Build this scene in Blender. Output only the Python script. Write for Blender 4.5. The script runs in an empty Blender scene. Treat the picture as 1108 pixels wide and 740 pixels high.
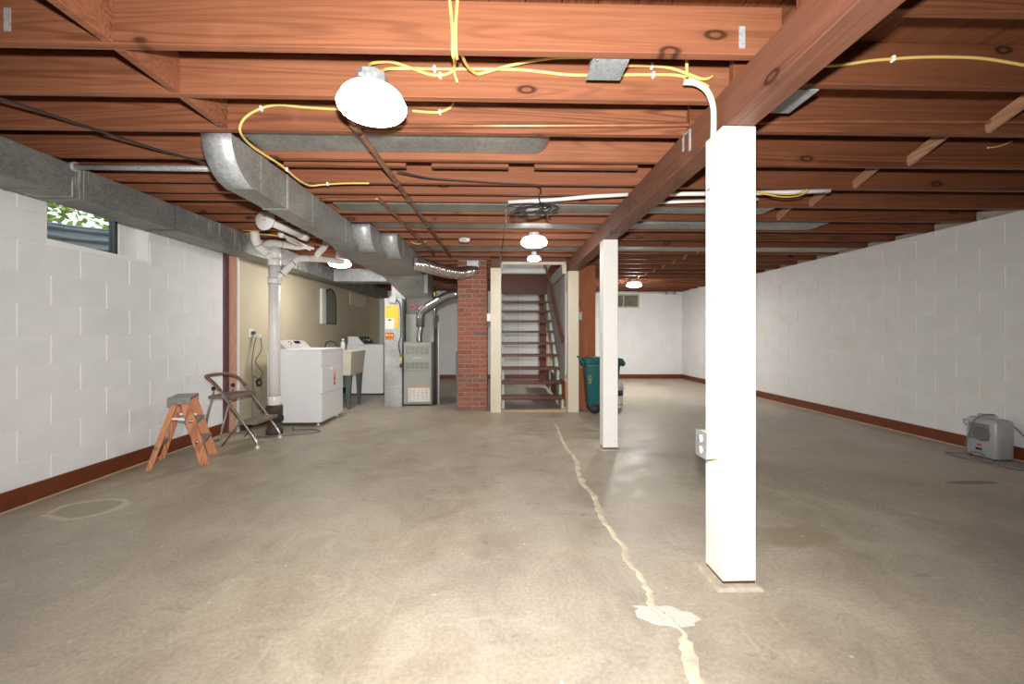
import bpy, bmesh, math, random
from mathutils import Vector, Matrix
R = math.radians
random.seed(7)
scene = bpy.context.scene
C = scene.collection

# ------------------------------------------------------------------ camera
CAM_H = 1.094
cam = bpy.data.cameras.new('camera')
cam.sensor_width = 36.0
cam.lens = 458.0 / 1108.0 * 36.0
cam.shift_y = -7.5 / 1108.0
cam.clip_start = 0.02
camo = bpy.data.objects.new('camera', cam)
C.objects.link(camo)
camo.location = (0, 0, CAM_H)
camo.rotation_euler = (R(90), 0, R(-1.5))
scene.camera = camo

# ------------------------------------------------------------------ world, flash, exposure
world = bpy.data.worlds.new('world')
scene.world = world
world.use_nodes = True
wn = world.node_tree.nodes
wl_ = world.node_tree.links
bg = wn['Background']
bg.inputs[0].default_value = (0.86, 0.93, 1.0, 1)      # bright overcast daylight outside
bg.inputs[1].default_value = 2.2

LAMP = 60.0            # radiance of the lit glass bowls (scaled per bulb)
FLASH = 560.0          # the photographer's hot-shoe flash, just above the lens
fl = bpy.data.lights.new('camera_flash', 'SPOT')
fl.energy = FLASH
fl.color = (1.0, 0.98, 0.955)
fl.spot_size = R(150)
fl.spot_blend = 1.0
fl.shadow_soft_size = 0.035
flo = bpy.data.objects.new('camera_flash', fl)
C.objects.link(flo)
flo.location = (0.0, 0.0, CAM_H + 0.20)
flo.rotation_euler = (R(90), 0, R(-1.5))

scene.view_settings.view_transform = 'Standard'
scene.view_settings.look = 'None'
scene.view_settings.gamma = 1.0
scene.view_settings.use_curve_mapping = False
scene.view_settings.exposure = 0.2

# ------------------------------------------------------------------ materials
def new_mat(name):
    m = bpy.data.materials.new(name)
    m.use_nodes = True
    nt = m.node_tree
    return m, nt, nt.nodes, nt.links, nt.nodes['Principled BSDF']

def rgba(c):
    return (c[0], c[1], c[2], 1.0)

def ramp(N, stops):
    r = N.new('ShaderNodeValToRGB')
    el = r.color_ramp.elements
    while len(el) < len(stops):
        el.new(0.5)
    for e, (p, c) in zip(el, stops):
        e.position = p
        e.color = rgba(c) if isinstance(c, tuple) else (c, c, c, 1)
    return r

def coords(N, L, scale=(1, 1, 1), rand=0.0):
    tc = N.new('ShaderNodeTexCoord')
    src = tc.outputs['Object']
    if rand:
        oi = N.new('ShaderNodeObjectInfo')
        mu = N.new('ShaderNodeMath'); mu.operation = 'MULTIPLY'; mu.inputs[1].default_value = rand
        L.new(oi.outputs['Random'], mu.inputs[0])
        ad = N.new('ShaderNodeVectorMath'); ad.operation = 'ADD'
        L.new(src, ad.inputs[0]); L.new(mu.outputs[0], ad.inputs[1])
        src = ad.outputs[0]
    mp = N.new('ShaderNodeMapping')
    mp.inputs['Scale'].default_value = scale
    L.new(src, mp.inputs['Vector'])
    return mp.outputs[0]

def noise(N, L, vec, scale, detail=4, rough=0.55, dist=0.0):
    n = N.new('ShaderNodeTexNoise')
    n.inputs['Scale'].default_value = scale
    n.inputs['Detail'].default_value = detail
    n.inputs['Roughness'].default_value = rough
    n.inputs['Distortion'].default_value = dist
    L.new(vec, n.inputs['Vector'])
    return n.outputs['Fac']

def mix(N, L, fac, a, b, mode='MIX'):
    m = N.new('ShaderNodeMix'); m.data_type = 'RGBA'; m.blend_type = mode
    for sock, v in ((m.inputs[0], fac), (m.inputs[6], a), (m.inputs[7], b)):
        if hasattr(v, 'is_output'):
            L.new(v, sock)
        elif isinstance(v, tuple):
            sock.default_value = rgba(v)
        else:
            sock.default_value = v
    return m.outputs[2]

def bump(N, L, B, height, strength, dist=0.01):
    b = N.new('ShaderNodeBump')
    b.inputs['Strength'].default_value = strength
    b.inputs['Distance'].default_value = dist
    L.new(height, b.inputs['Height'])
    L.new(b.outputs[0], B.inputs['Normal'])

def plain(name, col, rough=0.5, metal=0.0, var=0.12, scale=9.0, bmp=0.0, bscale=60.0, rand=0.0, spec=0.5):
    """painted / plastic / metal surface with slight procedural variation"""
    m, nt, N, L, B = new_mat(name)
    v = coords(N, L, rand=rand)
    n = noise(N, L, v, scale, 5)
    lo = tuple(x * (1 - var) for x in col)
    hi = tuple(min(1, x * (1 + var)) for x in col)
    r = ramp(N, [(0.3, lo), (0.7, hi)])
    L.new(n, r.inputs[0]); L.new(r.outputs[0], B.inputs['Base Color'])
    B.inputs['Roughness'].default_value = rough
    B.inputs['Metallic'].default_value = metal
    B.inputs['Specular IOR Level'].default_value = spec
    if bmp:
        bump(N, L, B, noise(N, L, v, bscale, 3), bmp)
    return m

def wood(name, light, dark, axis='X', rough=0.55, knots=True, fig=1.0, spec=0.3):
    m, nt, N, L, B = new_mat(name)
    s = {'X': (0.30, 6.0, 6.0), 'Y': (6.0, 0.30, 6.0), 'Z': (6.0, 6.0, 0.30)}[axis]
    v = coords(N, L, s, rand=53.0)
    s2 = {'X': (1.1, 40.0, 40.0), 'Y': (40.0, 1.1, 40.0), 'Z': (40.0, 40.0, 1.1)}[axis]
    vf = coords(N, L, s2, rand=53.0)
    n1 = noise(N, L, v, 0.9, 2, 0.5, 0.5)
    mu = N.new('ShaderNodeMath'); mu.operation = 'MULTIPLY'; mu.inputs[1].default_value = 120.0 * fig
    L.new(n1, mu.inputs[0])
    sn = N.new('ShaderNodeMath'); sn.operation = 'SINE'; L.new(mu.outputs[0], sn.inputs[0])
    mr = N.new('ShaderNodeMapRange'); mr.inputs[1].default_value = -1; mr.inputs[2].default_value = 1
    L.new(sn.outputs[0], mr.inputs[0])
    r1 = ramp(N, [(0.45, 0.0), (0.85, 0.55), (1.0, 0.75)]); L.new(mr.outputs[0], r1.inputs[0])
    # figure strength varies along and between the boards
    nf = noise(N, L, coords(N, L, tuple(x * .5 for x in s), rand=91.0), 1.0, 2)
    rf = ramp(N, [(0.40, 0.12), (0.66, 1.0)]); L.new(nf, rf.inputs[0])
    figm = N.new('ShaderNodeMath'); figm.operation = 'MULTIPLY'
    L.new(r1.outputs[0], figm.inputs[0]); L.new(rf.outputs[0], figm.inputs[1])
    n2 = noise(N, L, vf, 1.6, 4, 0.6)
    n3 = noise(N, L, v, 0.8, 3)
    oi = N.new('ShaderNodeObjectInfo')
    sh = N.new('ShaderNodeMath'); sh.operation = 'MULTIPLY_ADD'; sh.inputs[1].default_value = 0.22
    L.new(oi.outputs['Random'], sh.inputs[0]); L.new(n3, sh.inputs[2])
    mid = tuple((a * .55 + b * .45) for a, b in zip(light, dark))
    r3 = ramp(N, [(0.36, mid), (0.85, light)])
    L.new(sh.outputs[0], r3.inputs[0])
    r2 = ramp(N, [(0.34, 0.0), (0.78, 0.7)])
    L.new(n2, r2.inputs[0])
    c = mix(N, L, r2.outputs[0], r3.outputs[0], dark)
    c = mix(N, L, figm.outputs[0], c, tuple(x * .55 for x in dark))
    # dusty pale smudges
    nd = noise(N, L, coords(N, L, (2.2, 2.2, 2.2), rand=17.0), 1.2, 4, 0.6)
    rd_ = ramp(N, [(0.60, 0.0), (0.80, 0.28)]); L.new(nd, rd_.inputs[0])
    c = mix(N, L, rd_.outputs[0], c, tuple(min(1, x * 1.25 + .03) for x in light))
    if knots:
        ks = {'X': (2.0, 0.8, 4.4), 'Y': (0.8, 2.0, 4.4), 'Z': (4.4, 0.8, 2.0)}[axis]
        kv = coords(N, L, ks, rand=31.0)
        vo = N.new('ShaderNodeTexVoronoi'); vo.inputs['Scale'].default_value = 1.0
        L.new(kv, vo.inputs['Vector'])
        kn = noise(N, L, coords(N, L, (12, 12, 12), rand=31.0), 1.0, 2)
        ka = N.new('ShaderNodeMath'); ka.operation = 'MULTIPLY_ADD'; ka.inputs[1].default_value = 0.05
        L.new(kn, ka.inputs[0]); L.new(vo.outputs['Distance'], ka.inputs[2])
        kr = ramp(N, [(0.0, 0.35), (0.065, 0.3), (0.085, 0.95), (0.105, 0.8), (0.13, 0.12), (0.20, 0.0)])
        L.new(ka.outputs[0], kr.inputs[0])
        c = mix(N, L, kr.outputs[0], c, tuple(x * .25 for x in dark))
    L.new(c, B.inputs['Base Color'])
    B.inputs['Roughness'].default_value = rough
    B.inputs['Specular IOR Level'].default_value = spec
    bump(N, L, B, n2, 0.15, 0.003)
    return m

def galv(name, col=(0.30, 0.305, 0.285), streaks=False, metal=0.30, rough=0.50):
    m, nt, N, L, B = new_mat(name)
    v = coords(N, L)
    vo = N.new('ShaderNodeTexVoronoi'); vo.inputs['Scale'].default_value = 70.0
    L.new(v, vo.inputs['Vector'])
    n = noise(N, L, v, 3.0, 5)
    lo = tuple(x * .72 for x in col); hi = tuple(min(1, x * 1.2) for x in col)
    r = ramp(N, [(0.3, lo), (0.7, hi)]); L.new(n, r.inputs[0])
    rv = ramp(N, [(0.0, 0.78), (1.0, 1.2)]); L.new(vo.outputs['Color'], rv.inputs[0])
    c = mix(N, L, 1.0, r.outputs[0], rv.outputs[0], 'MULTIPLY')
    if streaks:
        # old whitewash dripped down the sheet metal in clusters
        vs = coords(N, L, (1, 26, 0.9))
        st = noise(N, L, vs, 2.2, 3, 0.5)
        cl = noise(N, L, coords(N, L, (0.2, 1.3, 1.5)), 1.6, 2)
        a = ramp(N, [(0.56, 0.0), (0.62, 1.0)]); L.new(st, a.inputs[0])
        b = ramp(N, [(0.53, 0.0), (0.58, 1.0)]); L.new(cl, b.inputs[0])
        ab = mix(N, L, 1.0, a.outputs[0], b.outputs[0], 'MULTIPLY')
        c = mix(N, L, ab, c, (0.62, 0.62, 0.6))
    L.new(c, B.inputs['Base Color'])
    B.inputs['Metallic'].default_value = metal
    B.inputs['Roughness'].default_value = rough
    bump(N, L, B, noise(N, L, v, 5.0, 3), 0.10, 0.01)
    return m

def floor_mat():
    m, nt, N, L, B = new_mat('stained_concrete')
    v = coords(N, L)
    big = noise(N, L, coords(N, L, (1, 0.8, 1)), 0.55, 5, 0.6, 0.5)
    mid_ = noise(N, L, v, 2.6, 8, 0.68, 1.2)
    fine = noise(N, L, v, 60.0, 5, 0.75)
    tone = noise(N, L, coords(N, L, (1, 1, 1), 0), 0.42, 3, 0.5, 0.3)
    ad = mix(N, L, 0.5, big, mid_)
    warm = ramp(N, [(0.33, (0.270, 0.222, 0.158)), (0.5, (0.425, 0.368, 0.278)), (0.68, (0.565, 0.510, 0.398))])
    cool = ramp(N, [(0.33, (0.255, 0.214, 0.170)), (0.5, (0.385, 0.335, 0.274)), (0.68, (0.51, 0.46, 0.382))])
    L.new(ad, warm.inputs[0]); L.new(ad, cool.inputs[0])
    tr_ = ramp(N, [(0.42, 0.0), (0.58, 1.0)]); L.new(tone, tr_.inputs[0])
    c = mix(N, L, tr_.outputs[0], warm.outputs[0], cool.outputs[0])
    rf = ramp(N, [(0.32, 0.80), (0.68, 1.16)]); L.new(fine, rf.inputs[0])
    c = mix(N, L, 1.0, c, rf.outputs[0], 'MULTIPLY')
    # trowel swirls and pale scuffs in two directions, broken into patches
    for k, (sc_, off) in enumerate((((2.0, 15, 1), 0.0), ((13, 2.2, 1), 0.0), ((5.0, 9.0, 1), 0.0))):
        sc = noise(N, L, coords(N, L, sc_), 1.3 + .2 * k, 5, 0.62, 0.8)
        rs = ramp(N, [(0.60, 0.0), (0.74, 0.55)]); L.new(sc, rs.inputs[0])
        pt = noise(N, L, v, 1.1 + .4 * k, 3, 0.6)
        rp = ramp(N, [(0.48, 0.0), (0.6, 1.0)]); L.new(pt, rp.inputs[0])
        f_ = mix(N, L, 1.0, rs.outputs[0], rp.outputs[0], 'MULTIPLY')
        c = mix(N, L, f_, c, (0.60, 0.555, 0.475))
    dk = noise(N, L, coords(N, L, (3.2, 6.0, 1)), 1.7, 6, 0.7, 1.0)
    rk = ramp(N, [(0.60, 0.0), (0.72, 0.5)]); L.new(dk, rk.inputs[0])
    c = mix(N, L, rk.outputs[0], c, (0.17, 0.145, 0.12))
    # old round water stains: (centre, radii, ring colour, inner colour)
    for (cx, cy, rx, ry, ring, inner, ri) in (
            (-2.60, 2.74, 0.23, 0.17, (0.62, 0.55, 0.42), (0.36, 0.31, 0.21), 0.8),
            (1.60, 2.26, 0.24, 0.13, (0.33, 0.27, 0.18), (0.30, 0.245, 0.16), 0.6),
            (3.50, 3.05, 0.22, 0.045, (0.20, 0.15, 0.11), (0.16, 0.12, 0.085), 0.6)):
        mp = N.new('ShaderNodeMapping'); mp.vector_type = 'POINT'
        mp.inputs['Location'].default_value = (-cx / rx, -cy / ry, 0)
        mp.inputs['Scale'].default_value = (1 / rx, 1 / ry, 0)
        L.new(v, mp.inputs['Vector'])
        ln = N.new('ShaderNodeVectorMath'); ln.operation = 'LENGTH'
        L.new(mp.outputs[0], ln.inputs[0])
        wob = N.new('ShaderNodeMath'); wob.operation = 'MULTIPLY_ADD'
        L.new(mid_, wob.inputs[0]); wob.inputs[1].default_value = 1.1
        L.new(ln.outputs['Value'], wob.inputs[2])
        a = ramp(N, [(0.0, 0.0), (1.0, 1.0)]); a.color_ramp.elements[0].position = 0.0
        sub = N.new('ShaderNodeMath'); sub.operation = 'SUBTRACT'; sub.inputs[1].default_value = 0.55
        L.new(wob.outputs[0], sub.inputs[0])
        o = ramp(N, [(0.90, 0.75), (1.0, 0.0)]); L.new(sub.outputs[0], o.inputs[0])
        i = ramp(N, [(0.70, 1.0), (0.80, 0.0)]); L.new(sub.outputs[0], i.inputs[0])
        col = mix(N, L, i.outputs[0], ring, inner)
        c = mix(N, L, o.outputs[0], c, col)
    # paint specks
    vo = N.new('ShaderNodeTexVoronoi'); vo.inputs['Scale'].default_value = 7.0
    L.new(v, vo.inputs['Vector'])
    sp = ramp(N, [(0.03, 0.7), (0.055, 0.0)]); L.new(vo.outputs['Distance'], sp.inputs[0])
    c = mix(N, L, sp.outputs[0], c, (0.68, 0.65, 0.58))
    L.new(c, B.inputs['Base Color'])
    rr = ramp(N, [(0.3, 0.34), (0.7, 0.6)]); L.new(mid_, rr.inputs[0])
    L.new(rr.outputs[0], B.inputs['Roughness'])
    B.inputs['Specular IOR Level'].default_value = 0.35
    bump(N, L, B, mid_, 0.10, 0.01)
    return m

def glow(name, col, strength):
    m, nt, N, L, B = new_mat(name)
    B.inputs['Base Color'].default_value = (0.9, 0.9, 0.88, 1)
    B.inputs['Emission Color'].default_value = rgba(col)
    B.inputs['Emission Strength'].default_value = strength
    return m

def glass(name):
    m, nt, N, L, B = new_mat(name)
    out = N['Material Output']
    tr = N.new('ShaderNodeBsdfTransparent'); tr.inputs[0].default_value = (0.93, 0.96, 0.95, 1)
    gl = N.new('ShaderNodeBsdfGlossy'); gl.inputs['Roughness'].default_value = 0.03
    mx = N.new('ShaderNodeMixShader'); mx.inputs[0].default_value = 0.07
    L.new(tr.outputs[0], mx.inputs[1]); L.new(gl.outputs[0], mx.inputs[2]); L.new(mx.outputs[0], out.inputs[0])
    return m

def brick_mat():
    m, nt, N, L, B = new_mat('red_brick')
    v = coords(N, L, rand=20.0)
    oi = N.new('ShaderNodeObjectInfo')
    r = ramp(N, [(0.0, (0.27, 0.088, 0.056)), (0.45, (0.37, 0.130, 0.082)), (0.8, (0.31, 0.125, 0.085)), (1.0, (0.21, 0.13, 0.10))])
    L.new(oi.outputs['Random'], r.inputs[0])
    n = noise(N, L, v, 30, 4)
    rn = ramp(N, [(0.3, 0.75), (0.7, 1.2)]); L.new(n, rn.inputs[0])
    c = mix(N, L, 1.0, r.outputs[0], rn.outputs[0], 'MULTIPLY')
    L.new(c, B.inputs['Base Color']); B.inputs['Roughness'].default_value = 0.85
    bump(N, L, B, n, 0.4, 0.004)
    return m

def block_mat(name, col, patch=None):
    m, nt, N, L, B = new_mat(name)
    v = coords(N, L, rand=17.0)
    n = noise(N, L, v, 4, 4)
    lo = tuple(x * .95 for x in col); hi = tuple(min(1, x * 1.03) for x in col)
    r = ramp(N, [(0.3, lo), (0.7, hi)]); L.new(n, r.inputs[0])
    c = r.outputs[0]
    if patch:
        n2 = noise(N, L, v, 1.7, 2)
        a = ramp(N, [(0.60, 0.0), (0.72, 0.55)]); L.new(n2, a.inputs[0])
        c = mix(N, L, a.outputs[0], c, patch)
    L.new(c, B.inputs['Base Color']); B.inputs['Roughness'].default_value = 0.55
    B.inputs['Specular IOR Level'].default_value = 0.3
    bump(N, L, B, noise(N, L, v, 55, 4, 0.7), 0.25, 0.004)
    return m

M = {}
WL, WD = (0.345, 0.136, 0.068), (0.16, 0.051, 0.023)
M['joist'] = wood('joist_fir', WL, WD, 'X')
M['joist_right'] = wood('joist_fir_shaded', (0.235, 0.085, 0.039), (0.115, 0.037, 0.016), 'X')  # same fir, with the dimmer light of the right side put into the colour
M['beam'] = wood('girder_fir', (0.235, 0.098, 0.058), (0.11, 0.041, 0.023), 'Y', fig=1.2)
M['bridge'] = wood('bridging_wood', (0.46, 0.26, 0.155), (0.30, 0.15, 0.08), 'Y', knots=False)
M['subfloor'] = wood('subfloor_plank', (0.27, 0.10, 0.045), (0.14, 0.05, 0.022), 'Y')
M['floor'] = floor_mat()
M['block'] = block_mat('painted_block', (0.83, 0.84, 0.845))
M['block_right'] = block_mat('painted_block_patchy', (0.735, 0.735, 0.735), (0.72, 0.64, 0.55))
M['mortar'] = plain('white_mortar_paint', (0.92, 0.92, 0.91), 0.5, var=.03, bmp=.2)
M['white_wall'] = block_mat('white_painted_wall', (0.82, 0.83, 0.83))
M['base'] = plain('rust_brown_paint', (0.15, 0.035, 0.010), 0.42, var=.12, bmp=.05)
M['caulk'] = plain('tan_caulk', (0.55, 0.40, 0.24), 0.8, bmp=.3)
M['cream'] = plain('cream_post_paint', (0.71, 0.64, 0.49), 0.42, var=.03, bmp=.05)
M['post'] = plain('white_post_paint', (0.86, 0.85, 0.80), 0.38, var=.025, bmp=.06)
M['crack'] = plain('cream_crack_filler', (0.60, 0.54, 0.40), 0.75, var=.25, scale=14, bmp=.4)
M['patch'] = plain('grey_patch_mortar', (0.58, 0.54, 0.48), 0.7, var=.08, scale=20, bmp=.3)
M['pad'] = plain('footing_concrete', (0.42, 0.37, 0.29), 0.85, var=.2, scale=25, bmp=.4)
M['galv'] = galv('galvanised_duct')
M['galv_streak'] = galv('galvanised_duct_dripped', (0.23, 0.232, 0.222), True)
M['galv_light'] = galv('galvanised_bright', (0.50, 0.52, 0.52), False, 0.35, 0.45)
M['foil'] = galv('crinkled_foil', (0.80, 0.79, 0.77), False, 0.95, 0.20)
M['flue'] = galv('flue_pipe_steel', (0.45, 0.45, 0.45), False, 0.9, 0.28)
M['shoulder'] = glow('glass_shoulder', (1.0, 0.96, 0.9), 2.2)
for nm, k in (('near', .4), ('stair', .9), ('foot', .8), ('laundry', 1.5), ('far', 5.0), ('hall', 1.0)):
    M['bowl_' + nm] = glow('lit_bowl_' + nm, (1.0, 0.965, 0.92), LAMP * k)
M['white_metal'] = plain('white_enamel', (0.88, 0.89, 0.90), 0.28, var=.02)
M['white_plastic'] = plain('white_plastic', (0.82, 0.81, 0.78), 0.35, var=.03)
M['pvc'] = plain('pvc_white', (0.86, 0.84, 0.81), 0.35, var=.04)
M['pvc_line'] = plain('purple_primer', (0.25, 0.18, 0.26), 0.5)
M['cast_iron'] = plain('rusty_cast_iron', (0.075, 0.045, 0.03), 0.7, var=.4, bmp=.4)
M['copper'] = plain('aged_copper', (0.42, 0.17, 0.085), 0.38, 0.55, var=.2)
M['iron'] = plain('brown_iron_pipe', (0.17, 0.085, 0.05), 0.5, 0.4, var=.3)
M['romex'] = plain('yellow_cable', (0.74, 0.54, 0.16), 0.42, var=.06)
M['black_cable'] = plain('black_cable', (0.022, 0.02, 0.02), 0.45)
M['grey_cable'] = plain('grey_cord', (0.17, 0.165, 0.155), 0.5)
M['conduit'] = plain('conduit_cream', (0.72, 0.69, 0.58), 0.35, var=.03)
M['box_grey'] = galv('junction_box_steel', (0.36, 0.38, 0.39))
M['staple'] = plain('white_staple', (0.9, 0.9, 0.88), 0.4)
M['brick'] = brick_mat()
M['brick_mortar'] = plain('brick_mortar', (0.40, 0.33, 0.27), 0.9, var=.15, bmp=.4)
M['furnace'] = plain('furnace_grey_green', (0.36, 0.375, 0.335), 0.42, var=.04)
M['furnace_dark'] = plain('vent_slot_dark', (0.06, 0.06, 0.055), 0.7)
M['paper'] = plain('label_paper', (0.78, 0.77, 0.72), 0.6, var=.05)
M['ink'] = plain('label_ink', (0.12, 0.12, 0.12), 0.6)
M['red_ink'] = plain('red_print', (0.45, 0.035, 0.03), 0.5)
M['orange_ink'] = plain('orange_print', (0.75, 0.24, 0.05), 0.5)
M['yellow_label'] = plain('yellow_label', (0.85, 0.58, 0.05), 0.5, var=.04)
M['beige'] = plain('beige_wall_paint', (0.56, 0.49, 0.35), 0.6, var=.04, scale=3, bmp=.06)
M['purple'] = plain('purple_wall_paint', (0.15, 0.075, 0.11), 0.55, var=.2, bmp=.1)
M['stud'] = wood('pine_stud', (0.76, 0.46, 0.32), (0.60, 0.32, 0.20), 'Z')
M['tread'] = wood('dark_stained_tread', (0.17, 0.055, 0.032), (0.075, 0.024, 0.014), 'X', rough=.35, knots=False)
M['mint'] = plain('pale_green_paint', (0.55, 0.62, 0.50), 0.5, var=.06)
M['grey_panel'] = plain('grey_panel_paint', (0.47, 0.455, 0.42), 0.5, var=.04)
M['rail'] = wood('handrail_wood', (0.21, 0.055, 0.022), (0.11, 0.03, 0.013), 'Y', rough=.35, knots=False)
M['ply'] = wood('orange_plywood', (0.40, 0.13, 0.045), (0.26, 0.075, 0.026), 'Z')
M['bin'] = plain('teal_bin_plastic', (0.010, 0.115, 0.115), 0.4, var=.08)
M['bin_dark'] = plain('dark_grey_plastic', (0.045, 0.055, 0.055), 0.5)
M['bin_mark'] = plain('lime_print', (0.45, 0.55, 0.12), 0.5)
M['rubber'] = plain('black_rubber', (0.02, 0.02, 0.02), 0.7)
M['navy'] = plain('navy_print', (0.03, 0.02, 0.09), 0.5)
M['ladder'] = wood('orange_stepladder_wood', (0.72, 0.33, 0.17), (0.52, 0.19, 0.085), 'Z', knots=False)
M['tin'] = galv('ladder_tin', (0.30, 0.29, 0.265), False, .5, .45)
M['chrome'] = plain('worn_chrome', (0.60, 0.58, 0.55), 0.22, 0.95, var=.2)
M['vinyl_grip'] = plain('brown_grip', (0.20, 0.10, 0.06), 0.45, var=.2)
M['step_tread'] = plain('worn_brown_ribbed_step', (0.21, 0.155, 0.125), 0.6, var=.25, scale=20)
M['tub'] = plain('beige_tub_plastic', (0.66, 0.60, 0.50), 0.45, var=.03)
M['tub_leg'] = plain('slate_blue_metal', (0.10, 0.13, 0.138), 0.45)
M['console'] = plain('grey_console', (0.50, 0.47, 0.44), 0.35)
M['screen'] = plain('black_gloss_panel', (0.012, 0.012, 0.014), 0.15)
M['panel_dark'] = plain('charcoal_console', (0.05, 0.05, 0.045), 0.35)
M['heater'] = plain('heater_grey', (0.40, 0.415, 0.425), 0.4, 0.1, var=.05)
M['heater_dark'] = plain('heater_grille', (0.17, 0.17, 0.16), 0.5, 0.3)
M['glass'] = glass('window_glass')
M['dim_glass'] = plain('dusty_brown_glass', (0.19, 0.17, 0.12), 0.25, var=.35, scale=14)
M['alu'] = plain('window_aluminium', (0.52, 0.51, 0.42), 0.4, 0.4)
M['corr'] = plain('grey_corrugated_steel', (0.20, 0.22, 0.24), 0.45, 0.4, var=.1)
M['leaf'] = plain('leaf_green', (0.30, 0.40, 0.07), 0.5, var=.5, scale=4)
M['earth'] = plain('garden_soil', (0.10, 0.075, 0.05), 0.9, var=.3, bmp=.4)
M['texglass'] = plain('pebbled_glass', (0.20, 0.215, 0.17), 0.3, var=.5, scale=60, bmp=.6, bscale=90)

# ------------------------------------------------------------------ mesh helpers
def wloc(o):
    v = Vector((0, 0, 0))
    while o:
        v += o.location
        o = o.parent
    return v

def frame(d, up=(0, 0, 1)):
    d = Vector(d).normalized()
    up = Vector(up)
    if abs(d.dot(up)) > 0.97:
        up = Vector((1, 0, 0))
    x = up.cross(d).normalized()
    return x, d.cross(x).normalized(), d

class MB:
    def __init__(self):
        self.v, self.f, self.s = [], [], []
    def add(self, vs, fs, smooth=False):
        b = len(self.v)
        self.v += [Vector(p) for p in vs]
        self.f += [[i + b for i in f] for f in fs]
        self.s += [smooth] * len(fs)
        return self
    def box(self, x0, x1, y0, y1, z0, z1):
        vs = [(x, y, z) for z in (z0, z1) for y in (y0, y1) for x in (x0, x1)]
        return self.add(vs, [(0, 2, 3, 1), (4, 5, 7, 6), (0, 1, 5, 4), (2, 6, 7, 3), (0, 4, 6, 2), (1, 3, 7, 5)])
    def loft(self, loops, smooth=False, caps=True, closed=False):
        n = len(loops[0]); vs = [p for l in loops for p in l]; fs = []
        m = len(loops)
        for i in range(m if closed else m - 1):
            a, b = i * n, ((i + 1) % m) * n
            for j in range(n):
                k = (j + 1) % n
                fs.append((a + j, a + k, b + k, b + j))
        self.add(vs, fs, smooth)
        if caps and not closed:
            b = len(self.v) - len(vs)
            self.f.append([b + j for j in range(n)][::-1]); self.s.append(False)
            self.f.append([b + (m - 1) * n + j for j in range(n)]); self.s.append(False)
        return self
    def tube(self, pts, r, n=8, caps=True, closed=False, flat=1.0):
        pts = [Vector(p) for p in pts]
        loops = []; px = None
        m = len(pts)
        for i, p in enumerate(pts):
            if closed:
                d = pts[(i + 1) % m] - pts[i - 1]
            else:
                d = pts[min(i + 1, m - 1)] - pts[max(i - 1, 0)]
            x, y, d = frame(d) if px is None else frame(d, px[1])
            px = (x, y)
            rr = r[i] if isinstance(r, (list, tuple)) else r
            loops.append([p + x * math.cos(2 * math.pi * k / n) * rr * flat + y * math.sin(2 * math.pi * k / n) * rr for k in range(n)])
        return self.loft(loops, True, caps, closed)
    def bar(self, p0, p1, w, h, up=(0, 0, 1)):
        p0, p1 = Vector(p0), Vector(p1)
        x, y, d = frame(p1 - p0, up)
        L_ = [[p + x * a * w / 2 + y * b * h / 2 for a, b in ((-1, -1), (1, -1), (1, 1), (-1, 1))] for p in (p0, p1)]
        return self.loft(L_)
    def lathe(self, prof, c=(0, 0, 0), axis=(0, 0, 1), n=20, smooth=True):
        c = Vector(c); x, y, d = frame(axis)
        loops = [[c + d * z + (x * math.cos(2 * math.pi * k / n) + y * math.sin(2 * math.pi * k / n)) * max(r, 1e-4) for k in range(n)] for r, z in prof]
        return self.loft(loops, smooth, True)
    def prism(self, poly, axis, a, b):
        def P3(p, t):
            if axis == 'X': return (t, p[0], p[1])
            if axis == 'Y': return (p[0], t, p[1])
            return (p[0], p[1], t)
        return self.loft([[P3(p, a) for p in poly], [P3(p, b) for p in poly]])
    def build(self, name, mat, parent=None, bevel=0.0, seg=1, origin=None, local=False):
        me = bpy.data.meshes.new(name)
        if parent is not None:
            off = Vector((0, 0, 0)) if local else wloc(parent)
            loc = Vector((0, 0, 0))
        else:
            xs = [p.x for p in self.v]; ys = [p.y for p in self.v]; zs = [p.z for p in self.v]
            off = Vector(origin) if origin is not None else Vector(((min(xs) + max(xs)) / 2, (min(ys) + max(ys)) / 2, min(zs)))
            loc = off
        me.from_pydata([p - off for p in self.v], [], self.f)
        bm = bmesh.new(); bm.from_mesh(me)
        for fc, s in zip(bm.faces, self.s):
            fc.smooth = s
        bmesh.ops.recalc_face_normals(bm, faces=bm.faces)
        if bevel:
            ed = [e for e in bm.edges if len(e.link_faces) == 2 and e.calc_face_angle(0) > 0.6]
            bmesh.ops.bevel(bm, geom=ed, offset=bevel, segments=seg, affect='EDGES', profile=0.7)
        bm.to_mesh(me); bm.free()
        o = bpy.data.objects.new(name, me)
        me.materials.append(M[mat] if isinstance(mat, str) else mat)
        C.objects.link(o)
        o.location = loc
        if parent is not None:
            o.parent = parent
        return o

def inst(name, mesh, loc, parent, rot=None):
    o = bpy.data.objects.new(name, mesh)
    C.objects.link(o)
    o.parent = parent
    o.location = Vector(loc) - wloc(parent)
    if rot: o.rotation_euler = rot
    return o

def empty(name, loc, rz=0.0):
    o = bpy.data.objects.new(name, None)
    o.empty_display_size = 0.1
    C.objects.link(o)
    o.location = loc
    o.rotation_euler = (0, 0, rz)
    return o

def tag(o, label, cat, group=None):
    o['label'] = label; o['category'] = cat
    if group: o['group'] = group
    return o

def struct(o, label=None, cat=None):
    o['kind'] = 'structure'
    if label: o['label'] = label
    if cat: o['category'] = cat
    return o

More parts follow.
